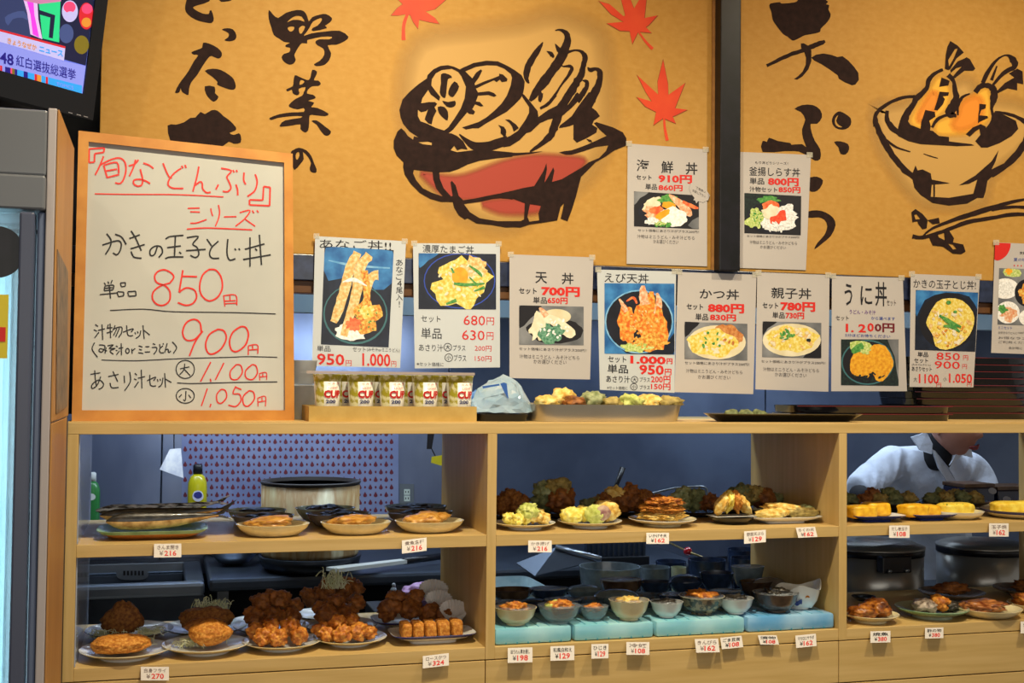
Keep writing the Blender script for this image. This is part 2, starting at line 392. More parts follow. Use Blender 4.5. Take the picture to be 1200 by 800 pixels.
for q in ('445,315 480,305 525,325 528,342 500,350 490,430 480,495 455,490 435,455 445,380', '550,368 587,410 560,465 535,492 503,470 510,425', '455,520 500,530 555,520 558,555 530,572 490,565', '420,568 470,568 500,610 498,672 470,660 432,620'):
    i.poly([pts(q, Cc)], curve=2)
for q in ('370,235,10 330,300,45 270,390,60 225,480,62 215,570,45 240,620,15', '405,318,4 440,340,35 462,365,35 455,378,10', '485,125,10 535,120,22 590,155,50 600,220,65 575,300,85 530,400,90 440,520,85 370,620,90 300,700,60 245,780,20',
          '330,690,40 350,740,35 342,795,18', '485,250,6 515,300,40 545,340,40', '600,330,30 660,312,18 720,318,25 765,370,50 750,450,50 730,540,60 680,620,70 620,720,75', '545,455,10 570,462,15 625,460,30 640,490,35 600,560,28 540,640,18 490,720,22 440,790,32',
          '740,592,8 780,605,35 780,650,40 740,720,50 690,790,50', '790,470,10 815,495,40 870,485,30 905,520,50 900,600,60 870,680,70 820,780,85'):
    i.rib(rpts(q, D), jag=.25)
for q in ('387,0,47 350,60,50 320,110,60 310,160,50 290,210,45 275,245,40 225,290,28 155,338,10', '445,0,34 400,60,30 340,125,12', '305,5,18 265,55,18 215,85,14', '220,-5,26 215,30,24 212,45,8', '195,-10,35 178,18,28 155,38,15'):
    i.rib(rpts(q, F_), jag=.25)
for q in ('500,-10 554,-10 540,40 518,80 545,100 565,130 545,145 530,155 520,180 550,200 545,225 520,240 485,260 430,285 410,265 410,180 380,190 325,200 330,185 400,130 440,70', '485,262 515,270 520,283 500,280',
          '100,-10 112,20 150,75 150,110 130,150 85,215 40,245 0,262 0,312 40,305 95,270 135,228 160,222 215,170 260,150 300,140 330,130 350,90 320,65 260,95 205,135 200,100 160,50 122,5',
          '10,150 35,150 75,180 90,200 60,220 50,190 35,168', '0,190 15,210 15,245 0,250 -8,230', '-20,340 80,345 150,342 235,335 160,350 60,362 -20,372'):
    i.poly([pts(q, F_)])
i.poly([pts('325,342 355,335 400,330 470,305 540,275 605,245 560,205 530,170 545,165 640,195 700,225 720,260 722,300 700,310 650,330 600,365 540,400 500,440 455,485 440,540 425,600 400,680 375,745 335,730 345,690 355,640 335,660 325,700 315,740 240,752 150,765 100,782 50,780 -10,778 -10,745 100,745 120,735 125,640 60,615 -10,612 -10,580 60,565 120,550 180,540 205,500 235,450 252,405 255,440 240,520 265,480 292,430 298,450 290,490 285,515 340,500 400,465 460,430 500,400 560,375 600,335 615,300 540,310 470,335 400,355 365,355', F_),
        pts('155,645 220,655 205,700 210,740 152,748 140,720', F_)])
i.poly([pts('115,58 140,80 160,110 195,135 200,112 270,128 330,130 345,100 400,90 450,92 490,110 530,145 560,200 520,195 490,205 470,175 445,205 490,218 600,205 700,205 860,220 860,248 760,258 640,275 560,300 500,330 440,350 370,352 375,400 400,460 450,515 460,510 445,420 455,410 480,440 500,510 530,540 600,530 720,505 860,480 860,535 800,525 730,530 640,550 535,565 575,620 640,660 760,680 860,680 860,720 820,722 720,705 620,695 560,660 540,668 500,640 470,590 460,552 380,550 310,530 240,490 180,430 140,370 128,320 130,285 85,240 65,190 65,140 90,80', E_),
        pts('225,150 320,145 320,172 260,165', E_), pts('200,335 325,350 330,400 350,460 395,515 320,490 260,460 215,405 195,360', E_), pts('345,142 375,128 350,162', E_)])
i.rib(rpts('505,98,8 550,140,30 610,178,55 700,178,62 760,160,64 830,138,60', E_))
i.poly([pts('765,35 805,50 820,85 800,110 780,90 782,60', E_)])
m_red = softmat('red_wash', '#9e3420'); m_or = softmat('orange_wash', '#e08414'); m_ye = softmat('yellow_wash', '#e3a62c'); m_pale = softmat('pale_halo', '#bb9048')
halo = wash('paper_halo', s_m, pts('130,100 330,60 480,40 600,10 740,60 770,170 780,260 770,420 700,560 560,640 450,720 330,705 200,620 120,480 80,280', (450, 20, 3)), 22, m_pale, left, off=.0003, shrink=12)
i.build('brushed_bowl', ink, left, 'dark brown brush drawing of a bowl heaped with vegetables')
wash('red_wash', s_m, pts('494,202 520,206 545,205 590,189 625,182 660,183 684,186 682,196 662,211 640,217 600,225 560,233 528,232 505,216'), 5, m_red, left, off=.0005, shrink=3)
wash('red_wash', s_m, pts('566,238 600,234 630,239 633,246 610,249 585,248'), 7, m_red, left, off=.00055, shrink=2)
def leafprint(poly, stem, T, parent):
    k = Ink(s_m, .0006); k.poly([pts(poly, T)], 1, curve=0)
    k.mb.v = k.mb.v; n = Ink(s_m, .0007)
    pp = pts(poly, T); cx = sum(q[0] for q in pp)/len(pp); cy = sum(q[1] for q in pp)/len(pp)
    n.k = 3; n.poly([[(cx+(a-cx)*.955, cy+(b-cy)*.955) for a, b in pp]], 0); n.rib(rpts(stem, T), 0)
    k.mb.add(n.mb.v, n.mb.f, 0)
    return k.mb.build('maple_leaf', [m_leaf, mat('leaf_outline', '#8d3a10', rough=.6)], parent)
leafprint('165,0 215,48 150,95 75,183 160,185 270,165 305,180 340,260 400,345 412,235 520,260 655,285 600,210 490,135 600,110 730,0 600,-40 560,-200 420,-60 350,-250 300,-60 100,-150', '280,150,35 240,260,40 228,350,40 230,470,48', (450, 0, 10), left)
leafprint('52,5 110,20 190,90 200,85 178,0 175,-60 225,-20 250,45 300,-40 320,0 310,100 385,85 335,140 318,152 350,185 275,178 240,248 225,175 170,172 95,130 190,122 120,80', '272,170,9 310,225,13 352,270,18', (690, 0, 4.706), left)
leafprint('410,322 378,450 382,520 262,410 310,505 345,560 260,535 310,590 370,620 355,695 412,655 482,685 465,645 480,640 548,607 478,598 535,455 440,522 438,460', '415,650,11 420,710,14 433,775,18', (690, 0, 4.706), left)
# right mural
G, H, I_, J = (880, 0, 7.27), (880, 110, 4), (1010, 40, 6.316), (1010, 120, 4.21)
glyph(['165,30 250,18 260,30 370,20 400,0 400,-40 640,-40 640,0 658,15 640,35 668,45 660,80 680,120 670,160 640,200 595,245 590,270 545,285 460,300 420,320 365,345 340,335 310,310 275,290 215,215 185,165 175,100 160,65'], G, right)
k = Ink(s_m); k.rib(rpts('135,560,26 240,508,32 340,462,34 440,430,36 530,392,40 600,365,40 632,350,20', G), jag=.3)
k.poly([pts('425,370 450,368 490,390 515,430 515,520 490,590 440,650 395,678 368,672 400,650 440,610 468,550 470,490 455,445 428,405', G)])
k.poly([pts('515,490 555,465 620,455 690,468 735,485 780,478 830,515 880,570 915,620 920,680 890,720 860,725 800,700 750,670 740,640 670,590 600,545 540,515', G)]); k.build('brushed_character', ink, right)
glyph(['205,70 240,52 290,52 325,75 333,110 310,140 280,140 285,180 300,220 325,260 325,305 300,312 275,295 225,270 180,268 160,268 55,272 55,220 75,225 85,205 125,220 185,230 190,238 240,235 260,250 245,210 240,165 255,120 235,85',
       ['385,105 400,88 418,82 445,95 468,115 468,145 445,165 410,165 388,150 380,128', '395,115 410,98 400,125 412,145 430,155 410,155 395,140'], '390,225 420,222 455,235 460,260 445,283 420,280 410,250', '283,390 310,388 338,405 325,440 300,458 270,450 265,400'], H, right)
glyph(['265,552 310,545 350,555 385,580 397,615 375,665 335,700 298,728 310,700 345,660 358,620 345,590 315,578 265,580'], H, right)
i = Ink(s_m, .0009)
for q in ('600,262,22 540,290,26 495,340,34 480,400,34 410,470,44 380,520,40 340,580,50 310,650,60 300,720,70', '640,300,40 680,350,26 690,420,40 700,470,45 670,540,70 650,590,60 700,600,20', '520,690,20 560,630,24 630,600,22 700,610,14', '800,440,10 740,470,24 710,540,20 712,600,12',
          '840,430,34 880,385,40 930,380,36 975,410,50 975,480,55 960,550,20 975,620,30 950,700,50 900,758,60', '895,360,30 940,270,30 1000,190,18 1070,155,12 1120,190,50 1130,240,40 1060,280,30 1000,340,24 960,390,16', '1000,235,10 960,340,24',
          '395,460,20 300,470,24 200,510,24 120,570,28 98,620,30 105,680,40', '985,575,16 1060,585,20 1140,610,24 1210,650,34 1250,700,36'): i.rib(rpts(q, I_), jag=.3)
for q in ('590,320 650,345 640,380 600,385 572,390', '575,425 645,430 640,455 600,460 615,480 600,520 560,565 535,560 555,500', '470,560 540,575 545,610 500,640 510,680 500,740 430,740 440,650',
          '655,265 710,200 760,180 775,170 800,185 840,255 825,270 760,270 690,325 665,325 700,280 740,240 700,250 660,285', '1000,420 1060,360 1130,320 1090,290 1150,255 1190,275 1195,370 1150,360 1150,415 1080,400 1000,440',
          '870,515 920,520 915,550 885,560 870,600 930,605 935,620 870,650 860,660 862,600 868,560', '770,740 820,690 880,665 920,685 900,735 880,755 870,700 840,720 800,758'): i.poly([pts(q, I_)])
i.poly([pts('655,50 710,85 755,135 700,180 655,260 640,265 615,255 622,150 635,90', I_), pts('690,110 710,105 680,180 645,240 640,190', I_)])
for q in ('125,40,16 125,85,24 150,125,28 190,155,24', '68,76,18 80,130,26 110,190,30 150,260,30 200,320,26 260,370,26', '120,185,12 170,220,10 240,243,5', '305,253,3 340,265,5 375,275,4', '357,405,8 357,465,8', '830,110,26 815,180,34 770,250,34 710,310,30 640,360,24',
          '300,660,8 350,620,12 450,580,18 560,545,26 660,515,22 740,490,16 850,470,10', '640,528,16 740,515,14 850,520,16', '250,660,20 300,665,18 400,635,18 520,590,20 640,570,18 740,552,18 850,552,16'): i.rib(rpts(q, J), jag=.3)
for q in ('160,130 190,130 188,90 205,60 240,110 290,130 350,140 380,165 430,170 430,192 540,205 555,212 470,215 380,210 290,205 230,190 180,165', '560,190 600,140 640,90 655,45 700,60 760,90 772,130 740,165 680,200 620,222 590,222'): i.poly([pts(q, J)])
i.poly([pts('180,310 250,350 265,310 275,335 300,330 340,350 345,380 435,398 345,405 340,465 430,470 550,450 570,380 530,400 480,408 560,360 640,290 675,235 660,290 640,330 700,300 660,350 620,385 610,440 600,470 570,470 520,498 430,508 350,495 290,455 260,420 250,375 200,345', J)])
i.poly([pts('245,540 265,525 300,550 325,580 320,620 300,625 280,600 275,585 250,590', J), pts('258,555 270,550 290,575 265,577', J)])
i.poly([pts('325,580 380,568 385,595 350,600', J)])
i.poly([pts('330,660 370,640 380,665 410,680 405,630 430,630 455,670 450,690 500,700 512,735 490,748 450,745 400,710 350,705', J), pts('425,695 450,700 468,722 450,725', J)])
wash('paper_halo', s_m, pts('60,20 200,0 500,-120 600,-30 820,20 830,200 640,370 600,500 420,520 260,480 90,240', J), 10, m_pale, right, off=.0003, shrink=12)
i.build('brushed_bowl', ink, right, 'dark brown brush drawing of shrimp tempura in a footed bowl with chopsticks')
wash('yellow_wash', s_m, pts('570,320 645,400 630,540 530,640 500,690 400,690 360,630 430,500 510,400', I_), 5, m_ye, right, off=.0005, shrink=3)
wash('orange_wash', s_m, pts('500,470 540,440 550,520 480,600 440,640 430,600', I_), 7, m_or, right, off=.0006, shrink=2)
wash('yellow_wash', s_m, pts('730,520 830,450 930,410 950,560 930,640 820,720 700,740 560,735 555,660 640,620 715,620', I_), 5, m_ye, right, off=.0005, shrink=3)
wash('orange_wash', s_m, pts('760,520 840,480 870,520 850,640 740,690 690,670 730,600', I_), 9, m_or, right, off=.0006, shrink=2)
# ================================================================ WHITEBOARD
pw = mat('pen_black', '#141316', rough=.5); pr = mat('pen_red', '#d92a20', rough=.5)
TL, TR, BL, BR = P(92, 153, Y=.075), P(343, 180, Y=.145), P(84, 490, Y=.03), P(345, 492, Y=.10)
BR = Vector((BR.x, BR.y, .004)); BL = Vector((BL.x, BL.y, .004))
ex = (BR-BL).normalized(); ey0 = (TL-BL); n = ex.cross(ey0).normalized()
if n.y > 0: n = -n
s_w = Surf(BL, ex, ey0)
wbo = empty('whiteboard', BL, 'wood-framed whiteboard with red and black handwritten prices standing on the wooden display cabinet', 'whiteboard')
def slab(name, surf, q, m, parent, off, thick, bev=0): return sheet(name, surf, q, m, parent, off, thick)
slab('writing_panel', s_w, [(101, 163), (335, 188), (336, 482), (93, 481)], mat('whiteboard_enamel', '#b6b5ae', '#bfbeb6', rough=.28, scale=4, coat=.3), wbo, 0, .006)
m_frame = mat('beech_frame', '#b9772c', '#c98a3a', rough=.45, scale=16, stretch=(1, 1, 1), bump=.05)
q_in = [(104, 166), (333, 190.5), (334, 480.5), (96, 480.5)]; q_out = [(92, 153), (343, 180), (345, 493), (84, 494.2)]
for a, b in ((0, 1), (1, 2), (2, 3), (3, 0)):
    slab('frame_rail', s_w, [q_out[a], q_out[b], q_in[b], q_in[a]], m_frame, wbo, .009, .018)
s_wp = Surf(s_w.pt(200, 300, .0005), ex, ey0)
K, L = (90, 160, 5), (90, 320, 5)
def hand(lines, T, m, parent, surf, w=8, name='handwriting', curve=3, n=4):
    i = Ink(surf, .0004)
    for q in lines.split('|'):
        p = rpts(q, T); i.rib([(a, b, w/T[2]) for a, b, _ in p], n=n)
    return i.build(name, m, parent)
def circ(cx, cy, rx, ry): return ' '.join('%.1f,%.1f' % (cx+rx*math.cos(t*math.pi/6), cy+ry*math.sin(t*math.pi/6)) for t in range(13))
HW = lambda s, T, m, w: [hand(s, T, m, wbo, s_wp, w)]
for q in ('72,72 72,112 72,152|72,152 103,150|103,150 105,100|105,100 158,92|158,92 162,66|162,66 72,72', '157,115 135,170 108,225|138,165 200,135 250,125 282,150 288,200 272,255 250,275 225,270|158,168 168,205 178,240|158,168 235,152 246,215|168,202 236,190|176,240 248,222', '305,172 340,160 362,135|345,135 330,185 308,232|390,155 425,168 450,187|372,190 385,245 382,280 360,290 335,278 335,256 365,250 400,258 430,275',
          '505,155 525,205 545,240 558,238|612,185 570,215 540,255 537,285 565,302 625,303|615,170 622,185|635,165 641,184', '715,175 703,240 680,322|688,290 722,265 735,275 738,305 760,328 785,325', '845,185 905,200 880,235 892,265 903,300 885,322 855,320|830,280 815,310|932,280 942,310 943,345|915,195 922,210|935,195 940,208', '980,210 978,255 990,280|1045,220 1057,265 1042,318 1000,350',
          '1095,292 1133,297|1133,297 1130,405|1130,405 1012,400|1012,400 1012,370|1012,370 1090,372|1090,372 1095,292'): HW(q, K, pr, 10)
HW('105,335 300,338 600,340 860,353', K, pr, 7)
for q in ('650,420 720,418|665,440 722,442|665,507 705,505 760,485', '785,420 790,445 797,465|830,400 837,440 830,480 812,525', '862,470 935,468', '955,445 1015,432 985,480 930,525|985,482 1045,525|1028,432 1038,448|1055,432 1065,445', '645,542 750,535 900,540 1028,546'): HW(q, K, pr, 8)
for q in ('150,635 235,610 260,625 255,665 235,692 212,680|175,568 200,605 195,645 168,690|225,572 262,588 290,632', '308,597 370,575|315,657 398,632|318,552 345,595 378,668|318,672 335,705 380,712', '472,645 455,690 432,695 430,665 458,642 492,645 502,678 480,708', '520,600 548,585 625,578|530,650 610,640|578,580 572,705|518,715 548,705 625,705|600,675 612,687', '645,592 712,585 680,628 705,650 715,690 695,708 665,695|640,668 755,660',
          '762,600 790,640|830,612 790,650 778,690 795,712 835,712', '885,600 880,680 895,722 930,715|925,655 933,666|948,655 956,664', '985,660 1100,628|975,720 1137,692|1015,590 1015,762|1070,575 1082,752|1045,655 1056,668'): HW(q, K, pw, 9)
for q in ('160,55 168,68|182,48 188,62|208,40 200,60|165,75 160,102|165,75 215,70 212,97|162,88 212,84|162,102 212,98|135,125 238,115|190,72 198,148', '255,58 262,80|262,80 285,75|285,75 285,55|285,55 255,57|235,110 245,138|245,138 275,132|275,132 275,110|275,110 238,108|298,112 305,135|305,135 348,132|348,132 345,105|345,105 298,108'): HW(q, L, pw, 7)
HW('195,218 390,210 560,225 900,230 1165,238', L, pw, 5.5)
for q in ('545,58 490,75 450,108 444,150 470,182 510,187 543,160 546,110 520,75 470,55 456,20 475,-10 515,-20 555,0 568,25 545,58', '622,-18 610,50 600,112|600,112 640,86 688,98 702,138 682,175 640,188 592,172|620,18 705,20', '775,-22 738,10 720,75 732,130 775,162 825,140 852,88 846,25 815,-18 775,-22',
          '730,345 722,292 688,270 642,290 620,345 640,390 690,388 738,338|738,338 695,400 660,485', '828,328 778,358 755,415 768,465 800,472 848,440 876,380 862,338 828,328', '962,312 915,345 895,400 908,450 942,457 988,420 1006,360 990,318 962,312'): HW(q, L, pr, 10)
for q in ('860,130 868,195|860,132 930,128 938,188|868,163 932,160|898,132 898,160|870,178 935,175', '1005,425 1005,478|1005,425 1058,420 1060,472|1030,425 1030,448|1005,450 1058,446'): HW(q, L, pr, 7)
for q in ('108,300 125,312|100,330 118,340|105,378 130,345|125,335 165,325|148,300 152,390', '185,300 178,325|178,322 210,318|195,295 198,380|175,350 210,340|225,305 212,335|215,325 262,315 262,350 245,375|235,325 215,365|250,322 228,372', '272,345 330,325 318,345|292,305 300,362 330,365', '340,345 345,358|355,340 360,352|375,335 368,365 345,382', '388,305 395,385|395,335 428,362',
          '105,405 90,445 122,492', '130,420 165,425 150,460 130,455 140,442 178,455|172,435 165,470', '180,425 215,420 190,440 225,440 195,455 215,475', '230,425 240,432|228,450 238,455|232,478 250,455|245,440 272,435|260,410 262,480', circ(297, 455, 10, 14), '322,442 325,472|325,455 342,440', '362,425 385,432|365,445 382,450|360,465 390,470', '402,430 425,430|398,462 430,460', '445,412 460,418|440,435 468,435 466,455 450,475', '485,415 490,440|505,425 485,445 490,465 510,465|505,410 508,418', '530,410 515,465|520,450 535,445 538,465 552,455', '560,402 585,435 565,470',
          '80,592 138,583|105,568 108,610 115,660|140,605 120,655 92,675 90,652 128,625 156,645 150,668 128,680', '185,605 245,592|212,575 240,635|195,642 205,670 245,668', '278,600 280,642|310,578 314,635 280,688', '340,585 352,597|335,618 350,625|338,670 362,635|358,615 400,605|378,565 382,675', '412,630 462,608 450,630|428,595 432,655 465,660', '472,620 476,635|488,618 490,630|505,612 498,650 478,668', '515,585 520,670|520,620 555,640'): HW(q, L, pw, 6.5)
HW('145,508 350,512 600,500 900,492 1000,488 1175,492', L, pw, 5); HW('588,642 680,646 900,640 1175,636', L, pw, 5.5)
HW(circ(636, 563, 54, 53)+'|605,560 660,548|632,530 628,565 602,595|630,562 665,600', L, pw, 6)
HW(circ(636, 718, 53, 43)+'|640,690 636,745 625,740|615,710 598,728|655,712 668,730', L, pw, 6)
for q in ('785,520 725,635', '782,618 786,636', '862,525 812,625', '935,535 900,575 905,618 942,620 970,580 960,540 935,535', '1028,535 990,570 992,612 1030,622 1058,585 1050,543 1028,535', '765,675 730,778', '786,765 780,785', '845,680 820,712 825,755 850,760 878,725 870,687 845,680', '932,662 915,705 952,708 962,745 932,780 888,772|932,668 965,682', '1010,688 975,722 978,768 1005,778 1040,738 1035,697 1010,688'): HW(q, L, pr, 8)
for q in ('1070,585 1072,628|1070,588 1110,582 1112,625|1090,588 1090,605|1072,608 1110,604', '1060,730 1062,780|1060,732 1105,722 1105,780|1085,728 1085,750|1062,755 1105,748'): HW(q, L, pr, 6)

# ================================================================ POSTERS
m_paper = mat('laminated_paper', '#b6afab', '#beb7b2', rough=.32, scale=3, coat=.25)
m_paperb = mat('laminated_white_paper', '#c4c8ca', rough=.25, coat=.4)
t_blk = mat('print_black', '#17151b', rough=.5); t_red = mat('print_red', '#d3261d', rough=.5); t_blu = mat('print_blue', '#23429c', rough=.5); t_pur = mat('print_purple', '#5e2a86', rough=.5)
t_gry = mat('print_grey', '#55504f', rough=.5); t_wine = mat('print_wine', '#6d1620', rough=.5)
F = {}
def fm(k, *a, **kw): F[k] = mat('print_'+k, *a, rough=.4, coat=.2, **kw)
fm('night', '#0d1322', '#1a2236', scale=30); fm('black', '#0c0c10', '#17171c', scale=40); fm('plate', '#101018', '#1c1c28', scale=20); fm('bluelit', '#1f5a9a', '#3f86c4', scale=25)
fm('teal', '#3c6d74'); fm('ring', '#2b48b0'); fm('tan', '#d9a256', '#f0dca8', scale=130, c3='#e6c07a'); fm('kaki', '#c96a1c', '#f0cf6a', scale=150, c3='#e0a03a'); fm('white', '#e6e2dc', '#ffffff', scale=150)
fm('egg', '#d9b53a', '#f2e6a0', scale=120, c3='#e8d060'); fm('yolk', '#ef9a12', '#f7b52a', scale=40); fm('green', '#2f7d34', '#6aa850', scale=150); fm('leaf', '#2b6d4e', '#7fb093', scale=160); fm('shrimp', '#e08a5a', '#f5d8b8', scale=130, c3='#e6b088')
fm('ebi', '#d8601a', '#f2c060', scale=110, c3='#e8902c'); fm('cream', '#e2d6b4', '#f1ead0', scale=60); fm('salmon', '#e0562a', '#f08a50', scale=90); fm('rice', '#cfcfcc', '#ffffff', scale=200); fm('lime', '#9db94a', '#dbe39a', scale=170); fm('roe', '#e23a1c', '#f0603a', scale=200)
fm('cutlet', '#b5642a', '#d99a58', scale=120); fm('uni', '#d98c10', '#f0b52c', scale=120); fm('nori', '#12181a', '#20302a', scale=160); fm('steel', '#54565a', '#8c8d90', scale=10); fm('bowl', '#d8c9a0', '#e9dfc0', scale=20); fm('sky', '#5e9fd2', '#8ec0e2', scale=40); fm('red', '#b02018', '#d04030', scale=90)
FK = list(F); FM = [F[k] for k in FK]
def photo(surf, T, quad, ops, parent, off=.0007):
    i = Ink(surf, off); i.clip = pts(quad[1], T); i.poly([pts(quad[1], T)], FK.index(quad[0]))
    for o in ops:
        k = FK.index(o[1])
        if o[0] == 'e':      # ellipse cx cy rx ry rot jitter
            cx, cy, rx, ry = o[2][:4]; rot = o[2][4] if len(o[2]) > 4 else 0; j = o[2][5] if len(o[2]) > 5 else 0
            i.ell(T[0]+cx/T[2], T[1]+cy/T[2], rx/T[2], ry/T[2], k, rot, j)
        elif o[0] == 'r': i.rib(rpts(o[2], T), k, jag=.35)
        elif o[0] == 'p': i.poly([crom(pts(o[2], T), 2, True)], k)
        elif o[0] == 's':    # scatter of small pieces: cx cy rx ry count size seed
            cx, cy, rx, ry, n, sz = o[2]; rr = random.Random(int(cx+cy))
            for _ in range(n):
                a = rr.random()*6.28; d = math.sqrt(rr.random()); i.ell(T[0]+(cx+rx*d*math.cos(a))/T[2], T[1]+(cy+ry*d*math.sin(a))/T[2], sz*rr.uniform(.6, 1.6)/T[2], sz*rr.uniform(.4, .9)/T[2], k, rr.random()*3, .3, n=8)
    return i.mb.build('food_photo', FM, parent)
def poster(quad, T, Y, label, texts, ph, paper=None, off=0., bow=0, name='menu_poster', group=None):
    surf = wallsurf(Y-off); q = pts(quad, T)
    o = sheet(name, surf, q, paper or m_paper, None, 0, .0009); origin_to(o, surf.pt((q[0][0]+q[1][0])/2, (q[0][1]+q[1][1])/2)); tag(o, label, 'poster', group)
    sl = .03
    for t in texts:
        m_ = {'k': t_blk, 'r': t_red, 'b': t_blu, 'v': t_pur, 'g': t_gry, 'w': t_wine}[t[0]]; bd = t[3] if len(t) > 3 else 0
        x0, y0, x1, y1 = t[2]; v = len(t) > 4
        text(t[1], surf, T[0]+x0/T[2], T[1]+y0/T[2], T[0]+x1/T[2], T[1]+y1/T[2], m_, o, bold=bd, slope=0 if v else (t[5] if len(t) > 5 else sl), vert=v)
    for (qd, ops) in ph: photo(surf, T, qd, ops, o)
    # tape tabs at the top corners
    for (a, b) in ((q[0], 1), (q[1], -1)):
        x, y = a; sheet('clear_tape', surf, [(x-2*b, y-3), (x+5*b, y-3.2), (x+5*b, y+3), (x-2*b, y+3)][::b], mat('clear_tape', '#d8d2c0', rough=.12, alpha=.35), o, .0012, .0003)
    return o
LP = YM-.014
T1 = (340, 260, 3.335)
def circled(surf, T, ch, cx, cy, r, o):
    hand(circ(cx, cy, r, r), T, t_blk, o, surf, w=2.6, name='circle_mark'); text(ch, surf, T[0]+(cx-r*.6)/T[2], T[1]+(cy-r*.6)/T[2], T[0]+(cx+r*.6)/T[2], T[1]+(cy+r*.6)/T[2], t_blk, o, bold=.01)
poster('98,55 453,75 430,570 85,562', T1, LP, 'menu poster with a photo of long conger eel tempura, priced 950 and 1.000', [
    ('k', 'あなご丼!!', (115, 66, 395, 104)), ('k', 'あなご4尾入!', (414, 145, 440, 335), 0, 'v'), ('k', '単品', (105, 482, 158, 505)), ('k', 'セット', (245, 487, 295, 507)), ('k', '(みそ汁orミニうどん)', (300, 490, 428, 508)),
    ('r', '950', (105, 513, 212, 558), .02), ('r', '円', (217, 540, 240, 562)), ('r', '1.000', (282, 512, 392, 562), .02), ('r', '円', (395, 543, 415, 565))],
    [(('night', '135,95 405,110 385,490 120,478'), [('p', 'bluelit', '140,100 400,114 396,240 330,265 270,200 150,230'), ('r', 'sky', '150,150,4 250,170,10 390,180,5'), ('e', 'teal', (255, 360, 126, 118)), ('e', 'plate', (255, 358, 120, 112)), ('e', 'white', (235, 430, 60, 34, 0, .3)),
      ('r', 'tan', '262,118,34 235,180,38 215,260,40 190,340,34 170,392,28'), ('r', 'tan', '310,128,34 275,180,40 262,260,40 238,350,36 208,445,28'), ('r', 'tan', '345,208,36 318,215,34 300,270,30'), ('r', 'kaki', '290,190,28 300,300,26 262,340,22'),
      ('e', 'kaki', (302, 372, 48, 60, .2, .35)), ('e', 'salmon', (245, 400, 30, 25, 0, .5)), ('e', 'egg', (300, 350, 28, 26, 0, .4)), ('s', 'green', (300, 380, 45, 55, 14, 4)), ('r', 'white', '205,235,3 250,225,16 300,250,4')])], paper=m_paperb)  # the last white ribbon paints glare on the laminate over the print
o2 = poster('480,83 820,85 820,568 487,572', T1, LP, 'menu poster with a photo of egg bowl with raw yolk, priced 680 and 630', [
    ('k', '濃厚たまご丼', (518, 88, 718, 119)), ('k', 'セット', (512, 365, 588, 390)), ('k', '単品', (512, 413, 592, 455)), ('k', 'あさり汁', (503, 476, 598, 504)), ('k', 'プラス', (637, 480, 685, 502)), ('k', 'プラス', (640, 518, 688, 543)), ('k', '※セット価格に', (495, 546, 600, 562)),
    ('r', '680', (678, 364, 762, 402)), ('r', '円', (768, 372, 797, 402)), ('r', '630', (672, 422, 760, 460)), ('r', '円', (768, 430, 795, 460)), ('r', '200円', (722, 482, 787, 504)), ('r', '150円', (722, 522, 787, 544))],
    [(('night', '502,122 805,125 805,342 502,340'), [('e', 'ring', (662, 230, 140, 108)), ('e', 'plate', (662, 230, 136, 104)), ('p', 'bluelit', '505,123 580,124 540,150 506,180'), ('e', 'egg', (670, 238, 108, 94, 0, .35)), ('e', 'tan', (720, 180, 50, 35, .5, .5)), ('s', 'cream', (670, 240, 95, 80, 30, 8)), ('e', 'yolk', (664, 212, 32, 36)),
      ('r', 'green', '700,170,6 740,200,12 750,215,4'), ('r', 'green', '640,240,10 690,245,14 760,240,6'), ('r', 'green', '720,270,6 760,255,12'), ('r', 'green', '630,180,6 640,200,10'), ('r', 'green', '610,320,8 650,305,14'), ('r', 'green', '700,215,5 735,250,9')])], paper=m_paperb)
for ch, cx, cy in (('大', 616, 489), ('小', 620, 530)): circled(wallsurf(LP), T1, ch, cx, cy, 15, o2)
T2 = (580, 280, 3.636)
L3 = lambda a, b, c: [('k', 'セット価格にあさり汁がプラス200円！', a), ('g', '汁物はミニうどん・みそ汁どちら', b), ('g', 'かお選びください', c)]
poster('62,65 420,78 405,598 62,592', T2, LP, 'menu poster with pale shrimp tempura and green leaf, priced 700 and 650', [
    ('k', '天', (172, 140, 222, 188), .008), ('k', '丼', (285, 143, 335, 192), .008), ('k', 'セット', (102, 207, 178, 233), .02), ('r', '700円', (198, 200, 362, 242), .045), ('k', '単品', (163, 246, 222, 274), .01), ('r', '650円', (224, 247, 310, 275), .03)]+L3((103, 460, 390, 473), (105, 490, 360, 508), (165, 512, 305, 530)),
    [(('steel', '103,282 378,288 378,452 103,450'), [('e', 'black', (255, 390, 115, 58, 0, .1)), ('p', 'black', '105,284 200,286 150,340 105,380'), ('e', 'bowl', (262, 330, 62, 32)), ('e', 'cream', (188, 370, 38, 62, .3, .35)), ('r', 'cream', '200,330,30 260,355,44 320,400,46 335,415,20'), ('e', 'leaf', (242, 405, 52, 42, .3, .4)), ('r', 'shrimp', '190,292,8 205,310,22 220,330,26'), ('s', 'white', (250, 380, 80, 40, 22, 6))])])
